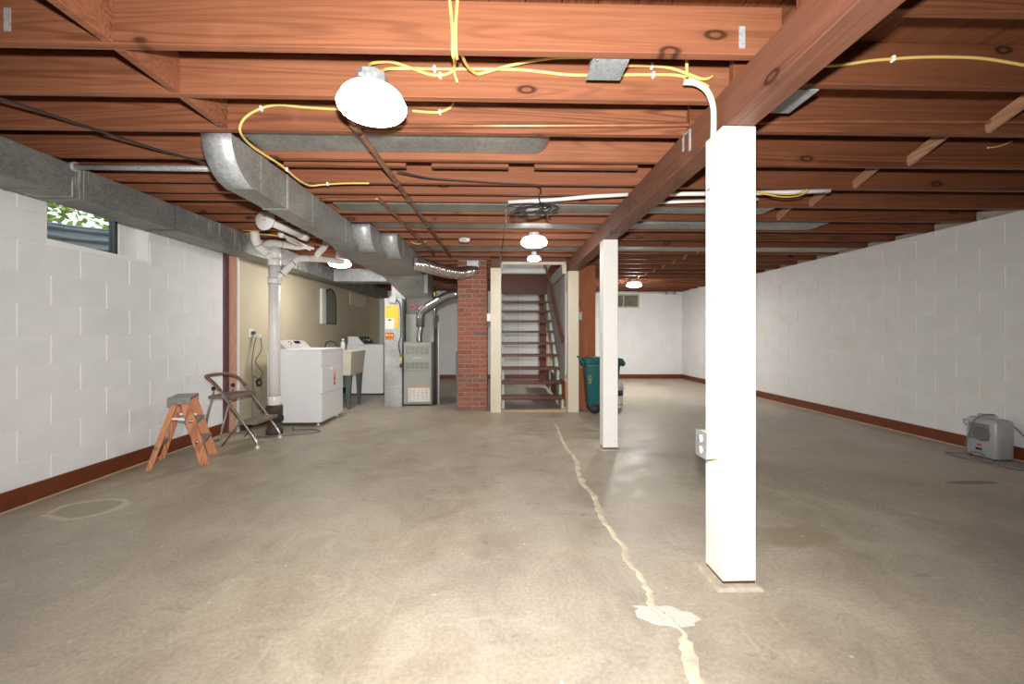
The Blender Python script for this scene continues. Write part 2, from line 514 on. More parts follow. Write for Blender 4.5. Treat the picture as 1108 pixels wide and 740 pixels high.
def smooth_path(pts, n=6):
    P = [Vector(p) for p in pts]
    out = []
    for i in range(len(P) - 1):
        p0 = P[max(i - 1, 0)]; p1 = P[i]; p2 = P[i + 1]; p3 = P[min(i + 2, len(P) - 1)]
        for k in range(n):
            t = k / n
            out.append(0.5 * ((2 * p1) + (p2 - p0) * t + (2 * p0 - 5 * p1 + 4 * p2 - p3) * t * t + (3 * p1 - p0 - 3 * p2 + p3) * t ** 3))
    out.append(P[-1])
    return out

def B(x0, x1, y0, y1, z0, z1):
    return MB().box(x0, x1, y0, y1, z0, z1)

# ------------------------------------------------------------------ room dimensions
XL, XR = -3.067, 4.52          # inner faces of the block walls
YB, YF = 10.45, -2.6           # far wall, wall behind the photographer
ZT = 2.178                     # top of block walls = underside of joists
JD = 0.186                     # joist depth
BH = 0.2032; BL = 0.4064; Z0 = 0.08

# ------------------------------------------------------------------ floor
floor = struct(B(-3.3, 4.8, YF - .2, YB + .2, -0.12, 0).build('floor', 'floor', origin=(0, 0, 0)), 'grey brown stained concrete basement floor slab', 'floor')
crk = [(0.665, 5.25, .014), (0.67, 5.02, .022), (0.645, 4.6, .03), (0.625, 4.08, .034), (0.655, 3.86, .032), (0.652, 3.63, .036), (0.61, 3.35, .04), (0.606, 3.07, .042),
       (0.632, 2.86, .038), (0.622, 2.69, .042), (0.60, 2.52, .036), (0.61, 2.40, .034), (0.636, 2.17, .036), (0.612, 2.04, .038), (0.630, 1.945, .03), (0.633, 1.79, .034),
       (0.605, 1.70, .034), (0.648, 1.62, .02), (0.672, 1.545, .016), (0.640, 1.445, .05), (0.615, 1.31, .055), (0.60, 1.15, .05), (0.63, .95, .05), (0.60, .7, .05)]
rc = random.Random(3)
vs, fs = [], []
cp = []
for i in range(len(crk) - 1):
    a, b = crk[i], crk[i + 1]
    for k in range(5):
        t = k / 5
        cp.append((a[0] + (b[0] - a[0]) * t + rc.uniform(-.008, .008), a[1] + (b[1] - a[1]) * t, (a[2] + (b[2] - a[2]) * t) * rc.uniform(.75, 1.25)))
for x, y, w in cp:
    vs += [(x - w / 2, y, 0.0005), (x - w / 4, y, 0.0045), (x + w / 4, y, 0.0045), (x + w / 2, y, 0.0005)]
for i in range(len(cp) - 1):
    for j in range(3):
        fs.append((i * 4 + j, i * 4 + j + 1, i * 4 + j + 5, i * 4 + j + 4))
o = MB().add(vs, fs, True).build('crack_filler', 'crack', floor)
o['label'] = 'pale cream filler along the floor crack'
pm = MB(); ring = []
for k in range(22):
    a = 2 * math.pi * k / 22
    ring.append((0.635 + math.cos(a) * .125 * rc.uniform(.7, 1.1) + .02 * math.sin(a), 1.635 + math.sin(a) * .065 * rc.uniform(.75, 1.15) - .35 * math.cos(a) * .08))
pm.prism(ring, 'Z', 0.0003, 0.0022)
pm.build('patch_mortar', 'patch', floor)

# ------------------------------------------------------------------ block walls
def course_blocks(y_start, y_end, joint_even, joint_odd, opening=None):
    """rectangles (y0, y1, z0, z1) of a running-bond wall"""
    out = []
    k = 0
    while Z0 + k * BH < ZT - 0.02:
        z0, z1 = Z0 + k * BH, min(Z0 + (k + 1) * BH, ZT)
        j = joint_even if k % 2 == 0 else joint_odd
        y = j - math.ceil((j - y_start) / BL) * BL
        while y < y_end:
            a, b = max(y, y_start), min(y + BL, y_end)
            if b - a > 0.03:
                r = [(a, b, z0, z1)]
                if opening:
                    oy0, oy1, oz0, oz1 = opening
                    nr = []
                    for (p, q, u, w) in r:
                        if q <= oy0 or p >= oy1 or w <= oz0 or u >= oz1:
                            nr.append((p, q, u, w))
                        else:
                            if oy0 - p > 0.03: nr.append((p, oy0, u, w))
                            if q - oy1 > 0.03: nr.append((oy1, q, u, w))
                    r = nr
                out += r
            y += BL
        k += 1
    return out

block_cache = {}
def block_mesh(key, dx, dy, dz, mat):
    if key not in block_cache:
        o = B(0, dx, -dy / 2, dy / 2, -dz / 2, dz / 2).build('block', mat, origin=(0, 0, 0), bevel=0.0025)
        block_cache[key] = o.data
        bpy.data.objects.remove(o)
    return block_cache[key]

def lay(wall, rects, x, side, mat):
    g = 0.008
    for (a, b, u, w) in rects:
        dy, dz = b - a - g, w - u - 0.0025
        key = (round(dy, 3), round(dz, 3), side, mat)
        me = block_mesh(key, 0.02 * -side, dy, dz, mat)
        inst('block', me, (x + side * 0.02 + rc.uniform(-.0012, .0012), (a + b) / 2, (u + w) / 2), wall)

# left wall with the high window opening
OW = (2.946, 3.765, 1.7056, ZT)
mb = MB()
xa, xb = XL - 0.20, XL - 0.004
mb.box(xa, xb, YF, OW[0], 0, ZT).box(xa, xb, OW[1], 4.80, 0, ZT).box(xa, xb, OW[0], OW[1], 0, OW[2])
wall_left = struct(mb.build('wall_left', 'mortar'), 'white painted concrete block wall with high window', 'wall')
lay(wall_left, course_blocks(0.6, 4.755, 4.5926, 4.5926 - BH, OW), XL, -1, 'block')
B(xb - .001, XL, YF, 0.6, 0, ZT).build('plain_face', 'block', wall_left)
MB().prism([(OW[0], 1.7056), (OW[1], 1.7056), (OW[1], 1.735), (OW[0], 1.748)], 'X', XL - .19, XL - .001).build('window_sill', 'mortar', wall_left)

# right wall
wall_right = struct(B(XR + .004, XR + .2, YF, YB + .2, 0, ZT).build('wall_right', 'mortar'), 'long white painted concrete block wall with yellowed patches', 'wall')
lay(wall_right, course_blocks(2.2, YB, 4.9 - BH, 4.9), XR, 1, 'block_right')
B(XR, XR + .005, YF, 2.2, 0, ZT).build('plain_face', 'block_right', wall_right)
# rough mortar plugs between joist ends on top of the wall are laid with the joists below

# far wall, wall behind the camera, laundry wall
W2 = (2.60, 3.44, 1.77, 2.11)
mb = MB()
mb.box(XL - .2, W2[0], YB, YB + .2, 0, ZT).box(W2[1], XR + .2, YB, YB + .2, 0, ZT).box(W2[0], W2[1], YB, YB + .2, 0, W2[2]).box(W2[0], W2[1], YB, YB + .2, W2[3], ZT)
wall_back = struct(mb.build('wall_back', 'white_wall'), 'white painted far basement wall with small hopper window', 'wall')
struct(B(XL - .2, XR + .2, YF - .2, YF, 0, ZT).build('wall_front', 'white_wall'), 'white painted wall behind the photographer', 'wall')
struct(B(XL - .2, -2.97, 4.885, YB, 0, ZT).build('wall_laundry', 'beige'), 'smooth beige painted wall of the laundry corner', 'wall')
o = B(XL - .02, XL + .006, 4.757, 4.882, 0, ZT).build('trim_1', 'purple'); struct(o, 'narrow purple painted strip at the end of the block wall', 'trim')
o = B(XL + .006, -2.982, 4.845, 4.883, 0, ZT).build('trim_2', 'stud', bevel=.003); struct(o, 'bare pine stud between purple strip and beige wall', 'trim')
o = B(-2.981, -2.966, 4.86, 4.884, 0, ZT).build('trim_3', 'white_plastic'); struct(o, 'thin white drywall edge beside the pine stud', 'trim')

def baseboard(name, box, caulk, label):
    o = struct(B(*box).build(name, 'base', bevel=.003), label, 'baseboard')
    B(*caulk).build('caulk_line', 'caulk', o)
    return o
baseboard('baseboard_left', (XL, XL + .014, YF, 4.80, 0.008, .124), (XL, XL + .02, YF, 4.80, 0, .0085), 'rust brown baseboard along the left block wall')
baseboard('baseboard_right', (XR - .014, XR, YF, YB, 0.008, .118), (XR - .02, XR, YF, YB, 0, .0085), 'rust brown baseboard along the right block wall')
baseboard('baseboard_back', (-2.97, XR - .015, YB - .014, YB, 0.008, .118), (-2.97, XR - .02, YB - .02, YB, 0, .0085), 'rust brown baseboard along the far wall')
o = B(-2.97, -2.955, 4.90, YB - .02, 0, .10).build('baseboard_laundry', 'bin_dark'); struct(o, 'charcoal baseboard along the beige laundry wall', 'baseboard')

# ------------------------------------------------------------------ ceiling: subfloor boards, joists, blocking, bridging
STX0, STX1, STY0, STY1 = -0.02, 0.95, 6.10, 8.75      # stairwell opening
ceiling = struct(B(XL - .25, XR + .25, YF - .2, YB + .2, 2.40, 2.42).build('ceiling', 'subfloor'), 'open underside of the floor above with bare wooden joists', 'ceiling')
# cut the stairwell out of the thin deck
me = ceiling.data
mb = MB(); z0, z1 = 2.395, 2.42
mb.box(XL - .25, STX0, YF - .2, YB + .2, z0, z1).box(STX1, XR + .25, YF - .2, YB + .2, z0, z1).box(STX0, STX1, YF - .2, STY0, z0, z1).box(STX0, STX1, STY1, YB + .2, z0, z1)
tmp = mb.build('tmp', 'subfloor'); old = ceiling.data
ceiling.data = tmp.data; ceiling.location = tmp.location; bpy.data.objects.remove(tmp); bpy.data.meshes.remove(old); ceiling.data.name = 'ceiling'
BW = 0.14
nb = int((XR - XL + .4) / BW)
for i in range(nb):
    x = XL - .2 + i * BW
    spans = [(YF, YB)]
    if x + BW > STX0 and x < STX1:
        spans = [(YF, STY0), (STY1, YB)]
    for a, b in spans:
        B(x + .002, x + BW - .002, a, b, ZT + JD + .001, 2.395).build('subfloor_board', 'subfloor', ceiling)

LJ = [1.33 - .33 * k for k in range(11, -1, -1)] + [1.65, 1.976, 2.309, 2.667, 3.074, 3.295, 3.487, 3.828, 4.12, 4.46, 4.79, 5.19, 5.53, 5.86]
LJ2 = [6.2 + .34 * k for k in range(12)]
RJ = [1.831 - .42 * k for k in range(10, 0, -1)] + [1.831, 2.254, 2.694, 3.114, 3.558, 3.98, 4.396, 4.81, 5.18, 5.637, 6.05, 6.43, 6.85, 7.26, 7.68, 8.1, 8.5, 8.92, 9.34, 9.75, 10.15]
TH = 0.039
def joist(x0, x1, yb, mat, d=JD):
    return B(x0, x1, yb - TH, yb, ZT, ZT + d).build('joist', mat, ceiling, bevel=.003)
for y in LJ:
    joist(XL - .12, 1.09, y, 'joist')
for y in LJ2:
    if y - TH < STY1:
        joist(XL - .12, -0.15, y, 'joist')
    else:
        joist(XL - .12, 1.0, y, 'joist')
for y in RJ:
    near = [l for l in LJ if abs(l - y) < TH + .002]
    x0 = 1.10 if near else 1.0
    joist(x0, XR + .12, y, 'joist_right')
    # mortar packed between joist ends over the wall
for a, b in zip(RJ[10:], RJ[11:]):
    B(XR + .03 + rc.uniform(-.01, .02), XR + .19, a + .002, b - TH - .002, ZT + .002, ZT + rc.uniform(.05, .12)).build('mortar_plug', 'pad', ceiling, bevel=.012)
# a nailer strip under the fourth bay, patched in three lengths
for (x0, x1) in ((-1.4, -.62), (-.45, .05), (.22, .9)):
    B(x0, x1, 2.765, 2.80, ZT + .012, ZT + .05).build('nailer_strip', 'joist', ceiling)
# solid blocking on the left
for a, b in ((.99, 1.33), (1.33, 1.65), (1.65, 1.976), (1.976, 2.309)):
    B(-1.475, -1.437, a + .001, b - TH - .001, ZT + .002, ZT + JD - .01).build('blocking', 'joist', ceiling, bevel=.002)
# cross bridging on the right
for a, b in zip(RJ[8:], RJ[9:]):
    MB().bar((2.62, a - .005, ZT + JD - .02), (2.62, b - TH + .002, ZT + .03), .062, .02, (1, 0, 0)).build('bridging_strut', 'bridge', ceiling)
# steel ties nailed on the joists
for (x, yb, z0, z1) in ((-1.82, 1.65, 2.215, 2.30), (-1.455, 1.65, 2.225, 2.32), (0.93, 1.65, 2.20, 2.285)):
    B(x - .012, x + .012, yb - TH - .003, yb - TH - .0005, z0, z1).build('steel_tie', 'galv_light', ceiling)

# girder on the posts
gird = MB()
gird.box(.978, 1.108, YF, 6.125, 2.006, ZT - .001)
tag(gird.build('girder_beam', 'beam', bevel=.006), 'heavy dark reddish wooden girder carried on the row of posts', 'beam')

# ------------------------------------------------------------------ posts
def post(x0, x1, y0, y1, z1, mat, label, pad=True):
    p = empty('support_post', ((x0 + x1) / 2, (y0 + y1) / 2, 0))
    tag(p, label, 'post', 'square support posts')
    B(x0, x1, y0, y1, 0.022 if pad else 0.0, z1).build('shaft', mat, p, bevel=.004)
    B(x0 + .004, x1 - .004, y0 + .004, y1 - .004, .012 if pad else 0, .024).build('foot_shim', 'tread', p)
    if pad:
        f = MB()
        e = .028
        x0b, x1b, y0b, y1b = x0 - e, x1 + .006, y0 - e, y1 + e
        f.loft([[(x0b - .012, y0b - .012, 0), (x1b + .008, y0b - .012, 0), (x1b + .008, y1b + .01, 0), (x0b - .012, y1b + .01, 0)],
                [(x0b, y0b, .012), (x1b, y0b, .012), (x1b, y1b, .012), (x0b, y1b, .012)]])
        f.build('post_footing', 'pad', floor)
    return p
P1 = post(.963, 1.112, 1.815, 1.97, 2.005, 'post', 'tall white square post nearest the camera with conduit and outlet')
P2 = post(.972, 1.114, 4.0, 4.14, 2.005, 'post', 'white square post in the middle, standing before the teal bin')
P3 = post(.952, 1.105, 5.975, 6.115, 2.005, 'cream', 'cream square post at the right of the stair foot', False)
P4 = post(-.147, .004, 5.972, 6.112, 2.005, 'cream', 'cream square post at the left of the stair foot', False)
B(-.135, -.005, 5.98, 6.11, 2.005, ZT - .001).build('cap_block', 'beam', P4)
o = B(-.146, .003, 5.974, 6.108, 2.005, 2.04).build('cap_trim', 'cream', P4)

# conduit and outlet on the near post
cd = empty('conduit', (.945, 1.86, .64)); tag(cd, 'cream painted conduit bending down the near white post', 'conduit')
pts = smooth_path([(.80, 1.83, 2.20), (.855, 1.83, 2.195), (.905, 1.835, 2.165), (.935, 1.845, 2.11), (.944, 1.855, 2.04), (.944, 1.86, 1.9), (.944, 1.86, 1.4), (.944, 1.86, .95), (.947, 1.866, .80), (.940, 1.862, .68)], 5)
MB().tube(pts, .0125, 10).build('conduit_pipe', 'conduit', cd)
MB().lathe([(.016, 0), (.018, .01), (.018, .03), (.014, .04)], (.940, 1.862, .655), n=12).build('connector', 'conduit', cd)
for z in (1.75, 1.25):
    MB().bar((.961, 1.84, z), (.930, 1.84, z), .003, .02).bar((.932, 1.84, z), (.932, 1.878, z), .02, .003).build('pipe_strap', 'conduit', cd)
ob = empty('outlet_box', (.93, 1.875, .55)); tag(ob, 'white metal outlet box on the side of the near post', 'outlet')
B(.902, .962, 1.83, 1.925, .55, .66).build('box_body', 'conduit', ob, bevel=.004)
pl = B(.897, .9025, 1.826, 1.929, .546, .664).build('cover_plate', 'box_grey', ob, bevel=.002)
for z in (.58, .63):
    d = MB().lathe([(.0, 0), (.017, .0), (.017, .005), (.0, .0055)], (.8975, 1.8775, z), (-1, 0, 0), n=14).build('receptacle', 'white_plastic', pl)

# ------------------------------------------------------------------ lamps
shoulder_prof = [(.05, .0), (.115, 0), (.124, -.006), (.130, -.020), (.138, -.034), (.1415, -.046)]
bowl_prof = [(.1415, -.046), (.138, -.060), (.126, -.074), (.100, -.086), (.06, -.095), (.0, -.098)]
def lamp(x, y, ztop, label, bulb, s=1.0, boxcol='box_grey', bar=None, bz=0.045, bw=.052):
    t = empty('ceiling_lamp', (x, y, ztop))
    tag(t, label, 'lamp', 'round glass ceiling lamps')
    MB().lathe([(r * s, z * s) for r, z in shoulder_prof], (x, y, ztop), n=44).build('glass_shoulder', 'shoulder', t)
    MB().lathe([(r * s, z * s) for r, z in bowl_prof], (x, y, ztop), n=44).build('glass_bowl', 'bowl_' + bulb, t)
    MB().lathe([(.112 * s, 0), (.112 * s, .008), (.06 * s, .012)], (x, y, ztop), n=24).build('lamp_pan', 'white_metal', t)
    k = MB()
    for i in range(1):
        a = bw * s
        oct_ = [(x + a * 1.05 * math.cos(R(22.5 + 45 * j)), y + a * 1.05 * math.sin(R(22.5 + 45 * j))) for j in range(8)]
        k.prism(oct_, 'Z', ztop + .010, ztop + .012 + bz)
    bx = k.build('lamp_box', boxcol, t)
    if boxcol == 'box_grey':
        for j in range(3):
            MB().lathe([(.008, 0), (.008, .003)], (x - .03 + j * .03, y - bw * .955, ztop + .05), (0, -1, 0), n=10).build('knockout', 'galv_light', bx)
    if bar:
        B(x - .015, x + .015, bar[0], bar[1], ztop + .012 + bz - .001, ztop + .016 + bz).build('hanger_bar', 'galv_light', t)
    return t
lamp(-.538, 1.785, 2.098, 'large lit white glass ceiling lamp nearest the camera', 'near', 1.0, bar=(1.79, 1.937), bz=.07, bw=.06)
lamp(.352, 4.49, 2.125, 'lit white glass ceiling lamp on white box before the stairs', 'stair', 1.0, 'white_metal', bar=(4.46, 4.751), bz=.05)
lamp(.43, 5.50, 2.115, 'small lit white glass lamp right above the stair foot', 'foot', .62, 'white_metal', bz=.05)
lamp(-2.13, 5.66, 2.085, 'lit white glass ceiling lamp over the dryer, half behind the duct', 'laundry', 1.0, 'white_metal', bar=(5.53, 5.821), bz=.08)
lamp(2.61, 8.24, 2.125, 'lit white glass ceiling lamp before the far hopper window', 'far', 1.0, 'white_metal', bar=(8.10, 8.461), bz=.05)
lamp(.47, 8.0, 4.17, 'unseen glass lamp added to brighten the hall above the stairs', 'hall', 1.0, 'white_metal', bz=.02)  # added out of view so the stairwell gap does not go black
sd = empty('smoke_detector', (-.41, 4.70, ZT)); tag(sd, 'round white smoke detector under the joists', 'smoke detector')
MB().lathe([(.062, 0), (.064, -.012), (.06, -.03), (.045, -.036), (0, -.037)], (-.41, 4.775, ZT), n=24).build('detector_body', 'white_plastic', sd)
B(-.435, -.385, 4.7085, 4.7135, ZT - .026, ZT - .018).build('test_slot', 'ink', sd)

# rim boards close the joist bays over the walls
for nm, bx in (('rim_board', (XL - .24, XL - .125, YF - .2, YB + .2, ZT, 2.395)), ('rim_board', (XR + .195, XR + .25, YF - .2, YB + .2, ZT, 2.395)),
               ('rim_board', (XL - .12, XR + .19, YB + .02, YB + .2, ZT, 2.395)), ('rim_board', (XL - .12, XR + .19, YF - .2, YF - .02, ZT, 2.395))):
    B(*bx).build(nm, 'joist_right', ceiling)

# ------------------------------------------------------------------ window on the left
w1 = struct(empty('window_1', (XL - .1, 3.355, 1.748)), 'narrow high basement window with white vinyl frame', 'window')
fx0, fx1 = XL - .175, XL - .105
B(fx0, fx1, 3.60, 3.66, 1.735, ZT).build('frame_side', 'white_plastic', w1, bevel=.004)
B(fx0 + .01, fx1 - .01, 3.575, 3.60, 1.75, ZT).build('sash_stile', 'bin_dark', w1)
B(fx0, fx1, 3.66, 3.755, 1.72, ZT).build('jamb_board', 'white_plastic', w1)
B(fx0, fx1, 2.948, 3.60, 1.738, 1.752).build('frame_bottom', 'white_plastic', w1)
B(fx0, fx1, 2.948, 3.755, 2.15, ZT).build('frame_head', 'white_plastic', w1)
B(fx0, fx1, 2.948, 2.958, 1.752, 2.15).build('frame_side', 'bin_dark', w1)
B(XL - .146, XL - .142, 2.958, 3.575, 1.752, 2.15).build('pane', 'glass', w1)
# window well, soil and shrubs outside
ww = empty('window_well', (XL - .5, 3.36, 1.4)); tag(ww, 'curved grey corrugated steel window well outside the left window', 'window well')
prof = []
nz = 44
loops = []
for i in range(nz + 1):
    z = 1.42 + (2.035 - 1.42) * i / nz
    rr = .62 + .012 * math.sin(2 * math.pi * i / 5.5)
    inner = [(XL - .21 - rr * math.cos(R(a)), 3.36 + rr * math.sin(R(a)), z) for a in range(-90, 91, 9)]
    outer = [(XL - .21 - (rr + .006) * math.cos(R(a)), 3.36 + (rr + .006) * math.sin(R(a)), z) for a in range(90, -91, -9)]
    loops.append(inner + outer)
MB().loft(loops, True).build('corrugated_shell', 'corr', ww)
rimpts = [(XL - .21 - .625 * math.cos(R(a)), 3.36 + .625 * math.sin(R(a)), 2.04) for a in range(-90, 91, 9)]
MB().tube(rimpts, .012, 8).build('rolled_rim', 'corr', ww)
MB().bar((XL - .80, 3.28, 1.42), (XL - .80, 3.28, 2.03), .05, .01, (0, 1, 0)).build('seam_strip', 'corr', ww)
gr = MB()
gr.box(-9, XL - .86, -3, 11, 1.3, 1.98).box(XL - .86, XL - .21, -3, 2.70, 1.3, 1.98).box(XL - .86, XL - .21, 4.02, 11, 1.3, 1.98).box(XL - .86, XL - .21, 2.70, 4.02, 1.3, 1.42)
struct(gr.build('ground', 'earth'), 'garden soil outside the left window', 'ground')
rl = random.Random(11)
def shrub(cx, cy, h, n, label):
    t = empty('garden_shrub', (cx, cy, 1.98)); tag(t, label, 'shrub', 'shrubs outside the window')
    st = MB()
    tips = []
    for k in range(9):
        a = rl.uniform(0, 6.28); r_ = rl.uniform(.15, .5)
        tip = (cx + math.cos(a) * r_, cy + math.sin(a) * r_, 1.98 + h * rl.uniform(.7, 1))
        st.tube([(cx, cy, 1.97), ((cx * 2 + tip[0]) / 3, (cy * 2 + tip[1]) / 3, 1.98 + h * .45), tip], [.012, .008, .003], 5)
        tips.append(tip)
    st.build('stems', 'bridge', t)
    lf = MB()
    for k in range(n):
        p = Vector((cx + rl.gauss(0, .28), cy + rl.gauss(0, .36), 1.98 + h * rl.uniform(.02, 1.05)))
        d = Vector((rl.uniform(-1, 1), rl.uniform(-1, 1), rl.uniform(-.6, .6))).normalized()
        s = Vector((rl.uniform(-1, 1), rl.uniform(-1, 1), rl.uniform(-1, 1))).cross(d).normalized()
        nrm = d.cross(s) * .008
        l_, w_ = rl.uniform(.08, .15), rl.uniform(.022, .042)
        lf.add([p, p + d * l_ * .5 + s * w_ + nrm, p + d * l_, p + d * l_ * .5 - s * w_ + nrm, p + d * l_ * .5], [(0, 1, 4), (1, 2, 4), (2, 3, 4), (3, 0, 4)])
    o = lf.build('foliage', 'leaf', t); o['kind'] = 'stuff'
    return t
shrub(-4.75, 4.2, 1.5, 1300, 'green leafy shrub seen at the left of the window view')
shrub(-4.9, 6.0, 1.6, 1300, 'green leafy shrub seen at the right of the window view')
shrub(-6.8, 5.6, 2.4, 2200, 'taller green shrub farthest behind the window well')

# hopper window in the far wall
w2 = struct(empty('window_2', (3.02, YB, W2[2])), 'small brown hopper window in the far white wall', 'window')
fy0, fy1 = YB - .012, YB + .06
B(W2[0], W2[1], fy0, fy1, W2[2], W2[2] + .035).build('frame_bottom', 'alu', w2)
B(W2[0], W2[1], fy0, fy1, W2[3] - .03, W2[3]).build('frame_head', 'alu', w2)
B(W2[0], W2[0] + .035, fy0, fy1, W2[2] + .035, W2[3] - .03).build('frame_side', 'alu', w2)
B(W2[1] - .035, W2[1], fy0, fy1, W2[2] + .035, W2[3] - .03).build('frame_side', 'alu', w2)
B(3.04, 3.062, fy0 + .01, fy1, W2[2] + .035, W2[3] - .03).build('mullion', 'alu', w2)
B(W2[0] + .03, 3.041, YB + .028, YB + .034, W2[2] + .03, W2[3] - .025).build('pane', 'dim_glass', w2)
B(3.061, W2[1] - .03, YB + .028, YB + .034, W2[2] + .03, W2[3] - .025).build('pane', 'dim_glass', w2)
B(W2[0] - .05, W2[1] + .05, YB + .08, YB + .16, W2[2] - .02, W2[3] + .02).build('well_back', 'dim_glass', w2)
# pipe and bracket along the top of the far wall
t = empty('drain_pipe', (2.5, YB - .06, 2.10)); tag(t, 'grey pipe running along the top of the far wall', 'pipe')
MB().tube([(1.3, YB - .06, 2.135), (4.35, YB - .06, 2.135)], .028, 10).build('pipe_run', 'white_plastic', t)
for x in (1.55, 4.1, 4.3):
    B(x - .02, x + .02, YB - .095, YB - .001, 2.10, 2.172).build('pipe_bracket', 'box_grey', t)

# ------------------------------------------------------------------ ducts
def rect(x0, x1, z0, z1, y):
    return [(x0, y, z0), (x1, y, z0), (x1, y, z1), (x0, y, z1)]
# left trunk
ld = empty('return_duct', (-2.83, 6.0, 1.966)); tag(ld, 'long grey galvanised duct with white drips along the left wall', 'duct')
DX0, DX1, DZ0, DZ1 = -2.955, -2.70, 1.966, 2.170
cuts = [0.1, 1.32, 2.27, 2.60, 4.10, 5.3, 6.9, 8.5, 10.2]
for i, (a, b) in enumerate(zip(cuts, cuts[1:])):
    B(DX0, DX1, a, b - .001, DZ0, DZ1).build('duct_section', 'galv_streak', ld, bevel=.002)
    if 0 < i:
        B(DX0 - .002, DX1 + .003, a - .012, a + .012, DZ0 - .003, DZ1).build('slip_joint', 'galv_streak', ld)
cross = MB().loft([[(-2.71, 6.92 + .14 * (1 - math.cos(R(a))), 1.966 + 0), (-2.71, 7.3, 1.966), (-2.71, 7.3, 2.17), (-2.71, 6.92, 2.17)] for a in (0,)] +
                  [[(x, 6.92, 1.966), (x, 7.3, 1.966), (x, 7.3, 2.17), (x, 6.92, 2.17)] for x in (-2.3, -1.79)])
cross.build('cross_section', 'galv_light', ld)
for y in (1.8, 3.6, 5.8):
    B(DX0 - .006, DX1 + .006, y - .012, y + .012, DZ0 - .005, DZ0 - .003).box(DX1 + .003, DX1 + .006, y - .012, y + .012, DZ0 - .005, ZT - .002).build('hanger_strap', 'galv_streak', ld)

# central supply trunk: three stepped runs, each starting with a radius elbow up into the joists
sdk = empty('supply_duct', (-1.58, 4.3, 1.948)); tag(sdk, 'central galvanised supply duct with rounded end leading to the furnace', 'duct')
TZ0, TZ1 = 1.948, 2.176
def elbow_run(x0, x1, y0, y1, name, mat_front):
    n = 10
    poly = []
    rad = TZ1 - TZ0
    arc = [(y0 + rad * (1 - math.cos(R(90 * k / n))), TZ1 - rad * math.sin(R(90 * k / n))) for k in range(n + 1)]
    poly = arc + [(y1, TZ0), (y1, TZ1)]
    o = MB().prism(poly, 'X', x0, x1).build(name, 'galv', sdk)
    # curved bright heel plate over the elbow
    e = .0025
    arc2 = [(y0 - e + (rad + e) * (1 - math.cos(R(90 * k / n))) , TZ1 - (rad + e) * math.sin(R(90 * k / n))) for k in range(n + 1)]
    hp = MB()
    loops = []
    for (a, b), (c, d) in zip(arc, arc2):
        loops.append([(x0 - .002, a, b), (x1 + .002, a, b), (x1 + .002, c, d), (x0 - .002, c, d)])
    hp.loft(loops, True).build('elbow_heel', mat_front, sdk)
    ps = o
    B(x1, x1 + .003, y0 + rad + .05, y0 + rad + .074, TZ0 - .003, TZ1).build('slip_joint', 'galv', sdk)
    return o
elbow_run(-1.603, -1.447, 2.31, 4.02, 'trunk_run', 'galv_light')
MB().loft([[(-1.603, 4.02, TZ0), (-1.447, 4.02, TZ0), (-1.447, 4.02, TZ1), (-1.603, 4.02, TZ1)],
           [(-1.715, 4.55, TZ0), (-1.447, 4.55, TZ0), (-1.447, 4.55, TZ1), (-1.715, 4.55, TZ1)],
           [(-1.715, 6.16, TZ0), (-1.447, 6.16, TZ0), (-1.447, 6.16, TZ1), (-1.715, 6.16, TZ1)]]).build('trunk_run', 'galv', sdk)
elbow_run(-1.446, -1.275, 4.15, 6.16, 'trunk_run', 'galv_light')
elbow_run(-1.274, -1.105, 4.53, 6.16, 'trunk_run', 'galv_light')
for y in (3.3, 4.0):
    B(-1.606, -1.443, y - .012, y + .012, TZ0 - .003, TZ1 - .002).build('slip_joint', 'galv', sdk)
# hopper down to the furnace
top = [(-1.715, 6.16, 1.948), (-1.105, 6.16, 1.948), (-1.105, 6.92, 1.948), (-1.715, 6.92, 1.948)]
bot = [(-1.485, 6.585, 1.672), (-1.068, 6.585, 1.672), (-1.068, 6.92, 1.672), (-1.485, 6.92, 1.672)]
MB().loft([bot, top, [(p[0], p[1], 2.17) for p in top]]).build('plenum_hopper', 'galv', sdk)
B(-1.11, -1.06, 6.16, 6.55, 1.70, 2.16).build('plenum_cheek', 'galv', sdk)
for y in (2.9, 5.0):
    B(-1.606 if y < 4 else -1.72, -1.44, y - .012, y + .012, TZ0 - .006, TZ0 - .003).box(-1.443, -1.44, y - .012, y + .012, TZ0 - .006, ZT).build('hanger_strap', 'galv_light', sdk)

def branch(x0, x1, y0, y1, z0, label, right_round=True, mat='galv'):
    z1 = ZT + JD - .004
    n = 8; rad = min(.10, z1 - z0)
    poly = [(x0, z1), (x0, z0)]
    if right_round:
        poly += [(x1 - rad + rad * math.sin(R(90 * k / n)), z0 + rad * (1 - math.cos(R(90 * k / n)))) for k in range(n + 1)]
        poly += [(x1, z1)]
    else:
        poly += [(x1, z0), (x1, z1)]
    t = empty('branch_duct', ((x0 + x1) / 2, (y0 + y1) / 2, z0)); tag(t, label, 'duct', 'branch ducts in the joist bays')
    MB().prism(poly, 'Y', y0, y1).build('duct_body', mat, t)
    k = x0 + .5
    while k < x1 - .3:
        B(k - .012, k + .012, y0 + .001, y1 - .001, z0 - .002, z0 + .01).build('slip_joint', mat, t)
        k += 1.2
    return t
branch(-1.45, .30, 2.315, 2.622, 2.218, 'flat galvanised branch duct with rounded end in the nearest joist bay')
branch(-1.40, 2.45, 3.562, 3.785, 2.190, 'galvanised branch duct crossing the joists behind the black cable coil')
branch(-1.27, 3.30, 4.125, 4.352, 2.190, 'galvanised branch duct crossing the joists before the two stair lamps', mat='galv')
branch(-1.10, 4.42, 5.195, 5.486, 2.190, 'longest galvanised branch duct reaching the right block wall', False)
